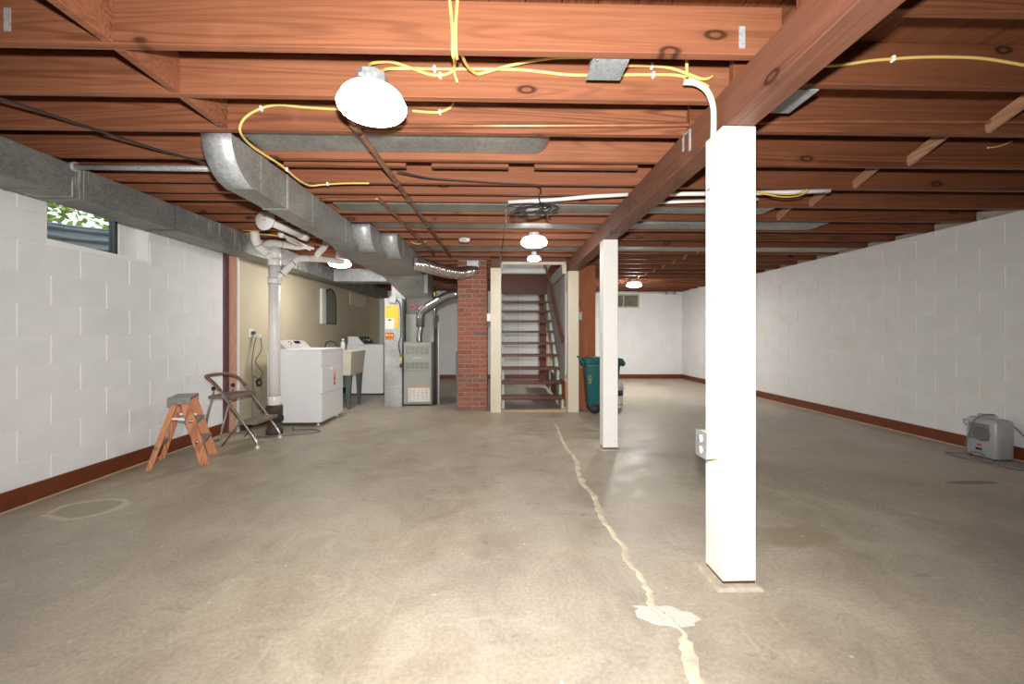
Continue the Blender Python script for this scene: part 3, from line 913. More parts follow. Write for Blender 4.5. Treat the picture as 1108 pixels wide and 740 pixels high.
# silver cross pipe between the two trunks
t = empty('cross_pipe', (-2.23, 2.74, 2.13)); tag(t, 'thin silver pipe between left duct and central duct', 'pipe')
MB().tube([(-2.695, 2.74, 2.155), (-1.605, 2.74, 2.150)], .018, 10).build('pipe_run', 'galv_light', t)
MB().tube([(-2.70, 2.74, 2.155), (-2.675, 2.74, 2.155)], .03, 12).build('collar', 'galv_light', t)

# ------------------------------------------------------------------ furnace group
fn = empty('furnace', (-1.283, 6.9, 0)); tag(fn, 'grey green gas furnace with louvred door beside the brick chimney', 'furnace')
FX0, FX1, FY0 = -1.498, -1.066, 6.55
B(FX0, FX1, FY0, 7.25, .03, .985).build('lower_cabinet', 'furnace', fn, bevel=.006)
B(FX0 + .02, FX1 - .02, FY0 + .03, 7.2, 0, .03).build('plinth', 'furnace_dark', fn)
B(-1.485, -1.05, 6.66, 7.2, .985, 1.425).build('upper_cabinet', 'furnace', fn, bevel=.004)
pl_ = B(-1.475, -1.075, 6.66, 7.2, 1.425, 1.672).build('plenum_box', 'foil', fn)
for x in (-1.38, -1.31, -1.24, -1.17):
    B(x - .028, x + .028, 6.655, 6.661, 1.515, 1.555).build('tape_print', 'red_ink', pl_)
dr = B(FX0 + .008, FX1 - .008, FY0 - .012, FY0, .545, .965).build('upper_door', 'furnace', fn, bevel=.004)
d2 = B(FX0 + .008, FX1 - .008, FY0 - .010, FY0, .06, .535).build('lower_door', 'furnace', fn, bevel=.004)
for zz0, zz1 in ((.80, .93), (.575, .68)):
    for i in range(5):
        x = FX0 + .04 + i * .073
        for j in range(7):
            z = zz0 + (zz1 - zz0) * j / 7
            MB().add([(x, FY0 - .013, z), (x + .055, FY0 - .013, z), (x + .055, FY0 - .019, z + .011), (x, FY0 - .019, z + .011), (x, FY0 - .013, z + .014), (x + .055, FY0 - .013, z + .014)],
                     [(0, 1, 2, 3), (3, 2, 5, 4), (0, 3, 4), (1, 5, 2)]).build('louvre', 'furnace', dr)
B(-1.355, -1.215, FY0 - .0155, FY0 - .012, .735, .755).build('name_plate', 'paper', dr)
for k in range(5):
    B(-1.345 + k * .026, -1.327 + k * .026, FY0 - .0165, FY0 - .0155, .739, .751).build('plate_print', 'ink', dr)
lb = B(-1.425, -1.095, FY0 - .0125, FY0 - .010, .03 + .04, .30).build('instruction_label', 'paper', d2)
B(-1.425, -1.095, FY0 - .0135, FY0 - .0125, .282, .30).build('label_header', 'orange_ink', d2)
for cx in range(5):
    for k in range(11):
        if rc.random() < .82:
            x = -1.415 + cx * .063
            B(x, x + .05 * rc.uniform(.6, 1), FY0 - .0132, FY0 - .0125, .085 + k * .0175, .085 + k * .0175 + .007).build('label_print', 'red_ink' if (cx > 2 and k == 7) else 'ink', d2)
for o in [x for x in bpy.data.objects if x.name.startswith('label_print')]:
    o.data.materials[0] = M['console'] if o.data.materials[0] == M['ink'] else M['red_ink']
# grey junction between cabinets on the right: cooling line set
t = empty('refrigerant_lines', (-1.03, 6.62, 0)); tag(t, 'dark insulated line set with white pipe standing right of the furnace', 'pipe')
MB().tube([(-1.035, 6.70, .0), (-1.035, 6.70, 1.62)], .022, 10).build('insulated_line', 'furnace_dark', t)
MB().tube([(-1.03, 6.62, 1.2), (-1.03, 6.62, 1.85)], .024, 10).build('metal_line', 'flue', t)
MB().tube([(-.985, 6.72, .0), (-.985, 6.72, 1.30)], .014, 10).build('white_line', 'pvc', t)
B(-1.045, -1.015, 6.595, 6.60, 1.70, 1.76).build('yellow_tag', 'yellow_label', t)

rd = empty('return_drop', (-1.645, 6.9, 0)); tag(rd, 'tall galvanised return duct with yellow label left of the furnace', 'duct')
RY = 6.52
B(-1.778, -1.515, RY, 7.25, 0, 1.66).build('drop_body', 'galv_light', rd, bevel=.003)
B(-1.778, -1.56, 6.93, 7.28, 1.66, 1.966).build('drop_neck', 'galv_light', rd)
B(-1.782, -1.511, RY - .004, 7.25, .60, .625).build('slip_joint', 'galv_light', rd)
B(-1.782, -1.511, RY - .004, 7.25, 1.615, 1.64).build('slip_joint', 'galv_light', rd)
yl = B(-1.765, -1.567, RY - .004, RY, 1.20, 1.545).build('energy_label', 'yellow_label', rd)
B(-1.765, -1.63, RY - .006, RY - .004, 1.185, 1.35).build('white_card', 'paper', yl)
B(-1.735, -1.66, RY - .007, RY - .006, 1.315, 1.325).build('card_print', 'ink', yl)
MB().prism([(-1.72, 1.325), (-1.675, 1.325), (-1.6975, 1.345)], 'Y', RY - .007, RY - .006).build('card_print', 'ink', yl)
B(-1.75, -1.70, RY - .0055, RY - .004, 1.515, 1.522).build('card_print', 'ink', yl)
rs = B(-1.765, -1.64, RY - .004, RY, 1.02, 1.13).build('warning_sticker', 'orange_ink', rd)
B(-1.765, -1.64, RY - .0055, RY - .004, 1.055, 1.13).build('sticker_band', 'red_ink', rs)
for k in range(3):
    B(-1.755 + k * .04, -1.73 + k * .04, RY - .007, RY - .0055, 1.07, 1.115).build('sticker_print', 'yellow_label', rs)
B(-1.70, -1.60, RY - .03, RY, 1.58, 1.68).build('control_box', 'galv_light', rd, bevel=.004)
MB().tube(smooth_path([(-1.62, RY - .02, 1.63), (-1.56, RY - .02, 1.60), (-1.53, RY - .02, 1.45), (-1.53, RY - .02, 1.1), (-1.56, RY - .02, .95), (-1.53, RY - .02, .78), (-1.512, RY - .01, .70)]), .008, 8).build('flex_wire', 'bin_dark', rd)
MB().lathe([(.02, 0), (.03, .01), (.03, .05), (.02, .06)], (-1.515, RY - .02, .60), n=12).build('valve', 'bin_dark', rd)
B(-1.535, -1.51, RY - .03, RY - .004, .69, .76).build('valve_tag', 'yellow_label', rd)

# flue pipe into the chimney
t = empty('flue_pipe', (-1.255, 6.53, .985)); tag(t, 'shiny steel flue pipe elbowing from furnace into chimney', 'pipe')
pth = smooth_path([(-1.262, 6.585, .985), (-1.262, 6.58, 1.10), (-1.245, 6.575, 1.17), (-1.24, 6.57, 1.25)], 4)
MB().tube(pth, .045, 14).build('lower_elbow', 'flue', t)
MB().tube([(-1.24, 6.57, 1.22), (-1.24, 6.565, 1.40), (-1.20, 6.55, 1.47), (-1.12, 6.52, 1.525), (-.86, 6.44, 1.665), (-.78, 6.41, 1.70), (-.70, 6.38, 1.712), (-.615, 6.36, 1.712)], .068, 16).build('upper_run', 'flue', t)
for p, q in (((-1.24, 6.566, 1.36), (-1.24, 6.566, 1.375)), ((-1.13, 6.523, 1.52), (-1.115, 6.518, 1.528)), ((-.85, 6.437, 1.67), (-.835, 6.432, 1.678))):
    MB().tube([p, q], .072, 16).build('crimp_ring', 'flue', t)
# flexible foil duct to the top of the chimney
t = empty('foil_duct', (-.75, 5.7, 1.95)); tag(t, 'crinkled silver foil hose from the supply duct to the chimney top', 'hose')
pth = smooth_path([(-1.105, 5.40, 1.998), (-1.0, 5.45, 1.99), (-.90, 5.54, 1.972), (-.72, 5.75, 1.950), (-.56, 5.90, 1.955), (-.45, 5.97, 1.985), (-.34, 6.05, 2.03)], 12)
rr = [.084 + .005 * math.sin(i * 1.9) + rc.uniform(-.003, .003) for i in range(len(pth))]
rr[:14] = [r_ * 1.02 for r_ in rr[:14]]
for k in range(12): rr[-1 - k] *= .62 + .38 * k / 12
MB().tube(pth, rr, 16).build('foil_hose', 'foil', t)
MB().lathe([(.075, 0), (.084, .0), (.084, .03), (.075, .03)], pth[0], (1, .3, 0), n=18).build('collar', 'galv_light', t)
B(-.487, -.316, 6.03, 6.118, 2.055, 2.155).build('end_box', 'galv_light', t, bevel=.004)
# ------------------------------------------------------------------ brick chimney
ch = empty('brick_chimney', (-.413, 6.33, 0)); tag(ch, 'red brick chimney column left of the stairs', 'chimney')
CX0, CX1, CY0, CY1 = -.627, -.200, 6.12, 6.545
B(CX0 + .008, CX1 - .008, CY0 + .008, CY1 - .008, 0, ZT - .001).build('mortar_core', 'brick_mortar', ch)
hgt = .0677; g = .010
bc = {}
def brick(x0, x1, y0, y1, z):
    key = (round(x1 - x0, 3), round(y1 - y0, 3))
    if key not in bc:
        o = B(-(x1 - x0) / 2, (x1 - x0) / 2, -(y1 - y0) / 2, (y1 - y0) / 2, 0, hgt - g).build('brick', 'brick', origin=(0, 0, 0), bevel=.003)
        bc[key] = o.data; bpy.data.objects.remove(o)
    inst('brick', bc[key], ((x0 + x1) / 2, (y0 + y1) / 2, z + g / 2), ch)
n = 0; z = 0.0
while z < ZT - hgt * .5:
    W = CX1 - CX0; D = .098
    if n % 2 == 0:
        brick(CX0, CX0 + W / 2 - g / 2, CY0, CY0 + D, z); brick(CX0 + W / 2 + g / 2, CX1, CY0, CY0 + D, z)
        brick(CX0, CX0 + D, CY0 + D + g, CY0 + D + g + .2, z); brick(CX1 - D, CX1, CY0 + D + g, CY0 + D + g + .2, z)
    else:
        brick(CX0, CX0 + D, CY0, CY0 + .2, z); brick(CX0 + D + g, CX1 - D - g, CY0, CY0 + D, z); brick(CX1 - D, CX1, CY0, CY0 + .2, z)
        brick(CX0, CX0 + D, CY0 + .2 + g, CY1, z); brick(CX1 - D, CX1, CY0 + .2 + g, CY1, z)
    z += hgt; n += 1
tag(B(CX0 - .03, CX0 - .004, 6.2, 6.5, 0, .85).build('leaning_board', 'tub_leg', bevel=.003), 'narrow slate blue board standing against the left side of the brick chimney', 'board')

# ------------------------------------------------------------------ stairs
st = empty('staircase', (.47, 7.3, 0)); tag(st, 'open riser wooden stairs with dark brown treads going up', 'stairs')
SX0, SX1 = 0.012, .925
rise, run, y1s = .195, .252, 6.15
for k in range(10):
    z = rise * (k + 1); y = y1s + run * k
    B(SX0, SX1, y - .02, y + .265, z - .04, z).build('tread', 'tread', st, bevel=.008, seg=2)
B(SX0, SX1, 8.50, 8.53, 1.952, 2.325).build('top_riser', 'tread', st)
B(SX0 - .02, SX1 + .02, 8.485, 8.53, 2.325, 2.345).build('landing_nosing', 'mint', st)
for xs in ((SX0 + .002, SX0 + .040), (SX1 - .040, SX1 - .002)):
    poly = [(y1s + .03, 0)]
    for k in range(10):
        z = rise * (k + 1); y = y1s + run * k
        poly += [(y + .02, z - .041)] if k == 0 else [(y + .02, rise * k - .041), (y + .02, z - .041)]
    poly += [(y1s + run * 9 + .255, rise * 10 - .041), (y1s + run * 9 + .255, rise * 10 - .30), (y1s + .28, 0)]
    MB().prism(poly, 'X', *xs).build('stringer', 'mint', st)
B(SX0, SX1, 6.02, 6.14, 0, .024).build('floor_sill', 'caulk', st)
# side panels above the right stringer and the handrail
B(.927, .945, 6.118, 8.75, .05, .42).build('wall_plank', 'ply', st)
MB().prism([(6.118, .42), (6.60, .42), (8.62, 1.98), (8.75, 1.98), (8.75, 2.17), (6.118, 2.17)], 'X', .93, .945).build('side_panel', 'grey_panel', st)
MB().bar((.927, 6.118, 1.98), (.927, 8.0, 1.98), .008, .012).build('panel_seam', 'tread', st)
B(.90, .948, 7.86, 7.93, 0, 1.45).build('newel_post', 'mint', st)
hr = empty('stair_handrail', (.90, 7.3, .95)); tag(hr, 'sloping brown wooden handrail on the right stair wall', 'handrail')
MB().bar((.895, 6.14, 1.0), (.895, 8.55, 2.52), .035, .07).build('rail', 'rail', hr, bevel=.008)
for t_ in (.05, .5, .92):
    p = Vector((.895, 6.14, 1.0)).lerp(Vector((.895, 8.55, 2.52)), t_)
    MB().tube([p + Vector((0, 0, -.03)), p + Vector((.018, 0, -.07)), p + Vector((.036, 0, -.07))], .007, 8).build('rail_bracket', 'chrome', hr)
# header trim around the stair mouth
t = empty('stair_header', (.45, 6.12, 2.09)); tag(t, 'cream trim and brown header board over the stair mouth', 'header')
B(.006, .95, 6.118, 6.14, 2.115, 2.155).build('header_trim', 'cream', t)
B(.004, .95, 6.125, 6.165, 2.155, ZT + JD).build('header_board', 'beam', t)
B(.89, .95, 6.117, 6.16, 1.985, 2.115).build('side_trim', 'cream', t)
B(.012, .03, 6.117, 6.14, 2.06, 2.14).build('trim_scrap', 'mint', t)
# upper hall seen through the stairwell
up = struct(empty('wall_stairwell', (.45, 8.8, 2.364)), 'pale walls of the hall above the stairs', 'wall')
B(-.10, -.03, 6.1, 10.3, 2.43, 4.2).build('side_face', 'grey_panel', up)
B(.955, 1.02, 6.1, 10.3, 2.43, 4.2).build('side_face', 'grey_panel', up)
B(-.03, .955, 6.1, 6.16, 2.43, 4.2).build('end_face', 'grey_panel', up)
B(-.03, .955, 9.55, 9.62, 2.43, 4.2).build('end_face', 'white_wall', up)
for k in range(6):
    B(-.02 + k * .15, .122 + k * .15, 9.53, 9.55, 2.43, 4.1).build('door_plank', 'white_wall', up)
B(.885, .95, 9.50, 9.55, 2.43, 4.1).build('door_casing', 'white_plastic', up)
B(-.1, 1.02, 6.1, 9.62, 4.2, 4.25).build('top_face', 'white_wall', up)
B(-.02, .95, 8.535, 8.76, 2.30, 2.43).build('landing_edge', 'white_wall', up)
# under-stair background: panel seams on the far wall, casing
for x in (.42, 1.55):
    B(x - .004, x + .004, YB - .004, YB, .12, ZT).build('panel_seam', 'grey_panel', wall_back)
o = B(.955, 1.12, YB - .05, YB - .016, 0, 2.1).build('trim_4', 'tread'); struct(o, 'dark brown door casing on the far wall behind the stairs', 'trim')
o = B(1.121, 1.17, YB - .045, YB - .016, 0, 2.1).build('trim_5', 'stud'); struct(o, 'strip of bare wood beside the dark casing', 'trim')

# plywood closet panel right of the stairs with a switch
t = empty('closet_panel', (1.27, 6.25, 0)); tag(t, 'upright orange brown plywood panel right of the stairs', 'panel')
B(1.125, 1.392, 6.20, 6.225, 0.0, .62).build('lower_board', 'ply', t)
B(1.125, 1.392, 6.20, 6.225, .625, 2.12).build('upper_board', 'ply', t)
B(1.36, 1.395, 6.228, 6.262, 0, 2.12).build('edge_stud', 'ply', t)
B(1.125, 1.16, 6.228, 6.262, 0, 2.12).build('edge_stud', 'ply', t)
def switch_box(x0, x1, y0, y1, z0, z1, label):
    t = empty('switch_box', ((x0 + x1) / 2, (y0 + y1) / 2, z0)); tag(t, label, 'switch', 'switch boxes by the stairs')
    B(x0, x1, y0, y1, z0, z1).build('box_body', 'box_grey' if x0 > 0 else 'white_plastic', t, bevel=.004)
    B((x0 + x1) / 2 - .006, (x0 + x1) / 2 + .006, y0 - .01, y0, (z0 + z1) / 2 - .012, (z0 + z1) / 2 + .012).build('toggle', 'white_plastic', t)
switch_box(1.1035, 1.165, 6.04, 6.10, 1.31, 1.43, 'grey switch box on the right side of the right stair post')
switch_box(-.198, -.1455, 6.00, 6.07, 1.29, 1.40, 'white switch box on the left side of the left stair post')

# ------------------------------------------------------------------ laundry corner
dr_ = empty('dryer', (-2.49, 5.48, 0)); tag(dr_, 'white clothes dryer with red sticker behind the drain stack', 'dryer')
X0, X1, Y0_, Y1_ = -2.80, -2.165, 5.145, 5.83
B(X0, X1, Y0_, Y1_, .04, .915).build('cabinet', 'white_metal', dr_, bevel=.012, seg=2)
B(X0 + .0, X1 + .012, Y0_ - .004, Y1_ + .004, .895, .925).build('top_panel', 'white_metal', dr_, bevel=.008, seg=2)
B(X1, X1 + .012, Y0_ + .004, Y1_ - .004, .72, .885).build('upper_panel', 'white_metal', dr_, bevel=.004)
dd = B(X1, X1 + .016, Y0_ + .004, Y1_ - .004, .385, .712).build('door', 'white_metal', dr_, bevel=.006)
B(X1, X1 + .012, Y0_ + .004, Y1_ - .004, .06, .377).build('lower_panel', 'white_metal', dr_, bevel=.004)
MB().lathe([(.018, 0), (.018, .012), (.010, .018)], (X1 + .016, 5.42, .665), (1, 0, 0), n=14).build('door_pull', 'white_plastic', dd)
B(X1 + .016, X1 + .018, 5.49, 5.56, .60, .655).build('sticker', 'paper', dd)
sk = B(X1 + .016, X1 + .018, 5.50, 5.555, .45, .60).build('sticker', 'orange_ink', dd)
for k in range(4):
    B(X1 + .018, X1 + .019, 5.51, 5.545, .462 + k * .036, .478 + k * .036).build('sticker_print', 'paper' if k % 2 else 'red_ink', dd)
MB().prism([(X0 + .02, .925), (X0 + .22, .925), (X0 + .13, 1.02), (X0 + .02, 1.03)], 'Y', Y0_ + .02, Y1_ - .02).build('console', 'console', dr_)
cs = dr_
MB().add([(X0 + .165, 5.50, .985), (X0 + .165, 5.66, .985), (X0 + .134, 5.66, 1.018), (X0 + .134, 5.50, 1.018), (X0 + .160, 5.50, .980), (X0 + .160, 5.66, .980), (X0 + .130, 5.66, 1.013), (X0 + .130, 5.50, 1.013)],
         [(0, 1, 2, 3), (4, 7, 6, 5), (0, 4, 5, 1), (1, 5, 6, 2), (2, 6, 7, 3), (3, 7, 4, 0)]).build('display', 'screen', dr_)
MB().lathe([(.03, 0), (.026, .02), (0, .021)], (X0 + .158, 5.36, .985), (.7, 0, .7), n=16).build('dial', 'chrome', dr_)
for x in (X0 + .05, X1 - .05):
    for y in (Y0_ + .05, Y1_ - .05):
        MB().lathe([(.02, 0), (.02, .012), (.01, .014), (.01, .042)], (x, y, 0), n=10).build('foot', 'white_plastic', dr_)

wa = empty('washer', (-2.47, 8.1, 0)); tag(wa, 'white washing machine with dark console beyond the laundry tub', 'washer')
B(-2.80, -2.145, 7.77, 8.45, .03, .90).build('cabinet', 'white_metal', wa, bevel=.012, seg=2)
B(-2.80, -2.14, 7.766, 8.454, .90, .925).build('top_panel', 'white_metal', wa, bevel=.008)
B(-2.78, -2.17, 7.79, 8.43, 0, .03).build('plinth', 'furnace_dark', wa)
MB().prism([(-2.79, .925), (-2.50, .925), (-2.62, 1.06), (-2.79, 1.07)], 'Y', 7.80, 8.42).build('console', 'white_metal', wa)
MB().prism([(-2.50, .935), (-2.605, 1.055), (-2.60, 1.065), (-2.49, .94)], 'Y', 7.83, 8.40).build('control_panel', 'panel_dark', wa)
for y in (7.95, 8.1, 8.25):
    MB().lathe([(.028, 0), (.022, .02), (0, .021)], (-2.548, y, 1.0), (.75, 0, .66), n=14).build('knob', 'chrome', wa)

tb = empty('laundry_tub', (-2.45, 6.55, 0)); tag(tb, 'beige plastic laundry tub on slate legs behind the dryer', 'sink')
def ring_(x0, x1, y0, y1, z): return [(x0, y0, z), (x1, y0, z), (x1, y1, z), (x0, y1, z)]
MB().loft([ring_(-2.67, -2.205, 6.26, 6.84, .50), ring_(-2.70, -2.18, 6.23, 6.87, .83), ring_(-2.71, -2.17, 6.22, 6.88, .855), ring_(-2.68, -2.20, 6.25, 6.85, .855), ring_(-2.62, -2.26, 6.32, 6.78, .53)]).build('basin', 'tub', tb, bevel=.006)
for x, y in ((-2.25, 6.32), (-2.25, 6.78), (-2.62, 6.32), (-2.62, 6.78)):
    MB().loft([ring_(x - .018, x + .018, y - .014, y + .014, 0), ring_(x - .045, x + .045, y - .035, y + .035, .52)]).build('leg', 'tub_leg', tb)
fc = MB().tube(smooth_path([(-2.66, 6.50, .86), (-2.66, 6.50, .96), (-2.60, 6.48, 1.0), (-2.50, 6.45, .985), (-2.47, 6.44, .93)]), .011, 10)
fc.build('faucet', 'bin_dark', tb)
tag(MB().lathe([(.033, 0), (.035, .01), (.035, .11), (.014, .135), (.014, .15), (.02, .152), (.02, .175), (0, .177)], (-2.53, 6.85, .856), n=14).build('soap_bottle', 'paper'), 'small white pump bottle on the rim of the laundry tub', 'bottle')

# drain stack
pv = empty('drain_stack', (-2.515, 4.77, 0)); tag(pv, 'tall white plastic drain stack with branching pipes left of the dryer', 'pipe')
B_ = .058
MB().tube([(-2.515, 4.77, .30), (-2.515, 4.77, 1.95)], B_, 18).build('stack_pipe', 'pvc', pv)
ci = MB().lathe([(.085, 0), (.085, .05), (.07, .06), (.07, .20), (.083, .21), (.086, .30), (.078, .315), (.064, .32)], (-2.515, 4.77, 0), n=18).build('iron_base', 'cast_iron', pv)
MB().lathe([(.05, 0), (.05, .06), (.045, .065), (0, .066)], (-2.46, 4.72, .19), (.7, -.7, 0), n=16).build('cleanout_plug', 'rubber', ci)
for z, h_ in ((.32, .10), (1.66, .06), (1.86, .07)):
    MB().lathe([(.064, 0), (.067, .004), (.067, h_), (.064, h_ + .004)], (-2.515, 4.77, z), n=18).build('coupling', 'pvc', pv)
MB().tube([(-2.515, 4.77, 1.93), (-2.515, 4.77, 2.06)], [.066, .062], 18).build('tee_top', 'pvc', pv)
MB().tube(smooth_path([(-2.612, 4.56, 2.25), (-2.608, 4.56, 2.14), (-2.595, 4.59, 2.055), (-2.555, 4.69, 1.99), (-2.52, 4.76, 1.94)]), .044, 14).build('left_elbow', 'pvc', pv)
MB().tube(smooth_path([(-2.52, 4.70, 1.99), (-2.585, 4.70, 2.05), (-2.565, 4.76, 2.11), (-2.50, 4.87, 2.125), (-2.46, 4.96, 2.13), (-2.40, 5.05, 2.135), (-2.34, 5.12, 2.16)]), .038, 14).build('arch_pipe', 'pvc', pv)
MB().tube(smooth_path([(-2.505, 4.765, 1.69), (-2.44, 4.78, 1.768), (-2.341, 4.85, 1.915), (-2.302, 4.9, 1.965), (-2.232, 5.0, 1.985), (-2.133, 5.2, 2.01), (-2.03, 5.48, 2.03)]), .036, 14).build('wye_branch', 'pvc', pv)
MB().tube(smooth_path([(-2.19, 5.08, 1.995), (-2.157, 5.08, 2.07), (-2.113, 5.12, 2.15), (-2.09, 5.15, 2.24)]), .036, 14).build('riser_tee', 'pvc', pv)
for z in (.424, 1.658, 1.724, 1.857, 1.935):
    MB().tube([(-2.515, 4.77, z), (-2.515, 4.77, z + .004)], .0685, 18).build('joint_line', 'pvc_line', pv)
for p, q in (((-2.5955, 4.588, 2.058), (-2.594, 4.592, 2.052)), ((-2.56, 4.68, 1.998), (-2.556, 4.69, 1.992))):
    MB().tube([p, q], .0455, 14).build('primer_ring', 'pvc_line', pv)
for p, q in (((-2.50, 4.87, 2.125), (-2.497, 4.875, 2.1255)), ((-2.43, 5.01, 2.133), (-2.427, 5.015, 2.1335))):
    MB().tube([p, q], .0395, 14).build('primer_ring', 'pvc_line', pv)
for p, q in (((-2.44, 4.78, 1.768), (-2.434, 4.784, 1.777)), ((-2.35, 4.843, 1.90), (-2.344, 4.848, 1.908)), ((-2.24, 4.99, 1.984), (-2.236, 4.996, 1.985)), ((-2.15, 5.17, 2.006), (-2.147, 5.176, 2.007))):
    MB().tube([p, q], .0375, 14).build('primer_ring', 'pvc_line', pv)
# flanged pipe and two thin pipes by the duct
t = empty('flanged_pipe', (-2.08, 3.9, 2.03)); tag(t, 'white pipe ending in a round white flange beside the central duct', 'pipe')
MB().lathe([(.0, 0), (.088, .0), (.092, .006), (.088, .016), (.045, .02)], (-2.09, 3.80, 2.112), (.16, 1, -.06), n=26).build('round_flange', 'white_plastic', t)
MB().tube([(-2.087, 3.815, 2.111), (-2.03, 4.10, 2.10), (-1.98, 4.36, 2.09)], .034, 14).build('pipe_run', 'pvc', t)
MB().tube([(-1.995, 4.28, 2.093), (-1.98, 4.36, 2.09)], .044, 14).build('coupling', 'white_plastic', t)
MB().box(-2.103, -2.077, 3.795, 3.7995, 2.109, 2.115).build('center_mark', 'pvc_line', t)
t = empty('supply_pipes', (-2.26, 4.8, 2.1)); tag(t, 'pair of thin cream pipes beside the central duct', 'pipe')
MB().tube([(-2.29, 4.48, 2.14), (-2.276, 4.8, 2.14), (-2.233, 5.1, 2.125)], .017, 10).build('pipe_run', 'conduit', t)
MB().tube([(-2.265, 4.56, 2.105), (-2.25, 5.05, 2.10)], .014, 10).build('pipe_run', 'conduit', t)
MB().lathe([(.0, 0), (.03, .005), (.034, .02), (.03, .05), (0, .055)], (-2.29, 4.45, 2.14), (0, 1, 0), n=14).build('end_cap', 'pvc', t)

# outlet and cords behind the dryer
t = empty('wall_outlet', (-2.965, 5.11, 1.07)); tag(t, 'white outlet plate with plug on the beige wall', 'outlet')
B(-2.97, -2.962, 5.06, 5.165, 1.07, 1.165).build('cover_plate', 'white_plastic', t, bevel=.003)
B(-2.962, -2.935, 5.10, 5.15, 1.10, 1.14).build('plug', 'bin_dark', t, bevel=.004)
B(-2.950, -2.88, 5.13, 5.17, 1.06, 1.11).build('plug', 'paper', t, bevel=.006)
t = empty('power_cord', (-2.93, 5.1, .0)); tag(t, 'thin grey cords hanging from the outlet beside the dryer', 'cord')
MB().tube(smooth_path([(-2.92, 5.14, 1.08), (-2.93, 5.10, .95), (-2.93, 5.06, .75), (-2.93, 5.08, .5), (-2.93, 5.07, .2), (-2.90, 5.05, .02)]), .006, 6).build('cord', 'grey_cable', t)
MB().tube(smooth_path([(-2.88, 5.15, 1.06), (-2.84, 5.10, .92), (-2.90, 5.08, .78), (-2.82, 5.08, .66), (-2.86, 5.07, .58), (-2.92, 5.07, .60), (-2.92, 5.07, .35), (-2.86, 5.07, .24), (-2.83, 5.07, .28), (-2.83, 5.08, .6)]), .006, 6).build('cord', 'grey_cable', t)
MB().tube(smooth_path([(-2.88, 5.07, .55), (-2.84, 5.06, .57), (-2.82, 5.06, .52), (-2.86, 5.06, .50), (-2.88, 5.07, .55)]), .012, 6).build('cord_knot', 'black_cable', t)
tag(MB().tube(smooth_path([(-2.62, 4.62, .007), (-2.45, 4.60, .006), (-2.30, 4.66, .006), (-2.12, 4.74, .006), (-2.05, 4.86, .006), (-2.20, 4.95, .006), (-2.38, 4.93, .006), (-2.45, 5.05, .006)]), .006, 6).build('floor_cord', 'grey_cable'), 'thin dark cord looping on the floor before the dryer', 'cord')

# arched glass and panels on the beige wall
t = empty('arched_window', (-2.965, 7.44, 1.29)); tag(t, 'small arched pebbled glass window in the beige wall', 'window')
poly = [(7.21, 1.29), (7.67, 1.29), (7.67, 1.70)] + [(7.44 + .23 * math.cos(R(a)), 1.70 + .19 * math.sin(R(a))) for a in range(15, 180, 15)] + [(7.21, 1.70)]
MB().prism(poly, 'X', -2.97, -2.962).build('pebbled_pane', 'texglass', t)
fr = MB(); pts = [(-2.962, a, b) for a, b in poly]
fr.tube(pts, .016, 8, closed=True).build('arched_frame', 'bin_dark', t)
B(-2.97, -2.93, 7.02, 7.18, 1.28, 1.86).build('casing', 'white_plastic', t, bevel=.004)
tag(B(-2.97, -2.95, 8.38, 9.33, 1.69, 1.94).build('access_panel', 'cream', bevel=.004), 'plain cream panel high on the beige wall', 'panel')

# ------------------------------------------------------------------ wooden stepladder
sl = empty('step_ladder', (-2.73, 3.72, 0), R(24)); tag(sl, 'short orange wooden stepladder with tin top by the left wall', 'ladder')
def lb_(p0, p1, w, h, name, mat, up=(0, 1, 0), bev=.003):
    return MB().bar(p0, p1, w, h, up).build(name, mat, sl, bevel=bev, local=True)
for s in (-1, 1):
    # wide front rails carry the steps, slim back rails
    MB().loft([[(.145, s * .178 - .011, 0), (.215, s * .178 - .011, 0), (.215, s * .178 + .011, 0), (.145, s * .178 + .011, 0)],
               [(-.005, s * .125 - .011, .545), (.065, s * .125 - .011, .545), (.065, s * .125 + .011, .545), (-.005, s * .125 + .011, .545)]]).build('front_rail', 'ladder', sl, bevel=.003, local=True)
    MB().loft([[(-.215, s * .172 - .011, 0), (-.175, s * .172 - .011, 0), (-.175, s * .172 + .011, 0), (-.215, s * .172 + .011, 0)],
               [(-.06, s * .108 - .011, .53), (-.015, s * .108 - .011, .53), (-.015, s * .108 + .011, .53), (-.06, s * .108 + .011, .53)]]).build('back_rail', 'ladder', sl, bevel=.003, local=True)
    for z in (.20, .375):
        xx = .18 - z * .275
        yy = s * (.178 - z * .097)
        MB().lathe([(.016, 0), (.016, .004), (.006, .007)], (xx, yy + s * .011, z - .005), (0, s, 0), n=12).build('rivet_washer', 'chrome', sl, local=True)
    zz = .17; MB().lathe([(.014, 0), (.014, .004)], (-.15, s * .152 + s * .011, zz), (0, s, 0), n=12).build('rivet_washer', 'chrome', sl, local=True)
    MB().bar((-.07, s * .118, .40), (.065, s * .128, .385), .004, .018).build('spreader_bar', 'white_metal', sl, local=True)
for z in (.20, .375):
    xx = .18 - z * .275; hw = .167 - z * .097
    stp = MB().box(xx - .045, xx + .05, -hw, hw, z - .012, z + .004).build('step', 'tin', sl, bevel=.003, local=True)
    for s in (-1, 1):
        MB().prism([(xx - .03, z - .012), (xx + .045, z - .012), (xx + .02, z - .075)], 'Y', s * (hw - .004), s * hw).build('gusset', 'tin', stp, local=True)
MB().box(-.165, -.14, -.145, .145, .165, .195).build('back_brace', 'tin', sl, local=True)
MB().box(-.08, .075, -.145, .145, .552, .575).build('top_cap', 'tin', sl, bevel=.004, local=True)
MB().box(-.082, .077, -.147, -.144, .515, .572).box(-.082, .077, .144, .147, .515, .572).box(-.082, -.079, -.144, .144, .53, .572).build('tin_skirt', 'tin', sl, local=True)

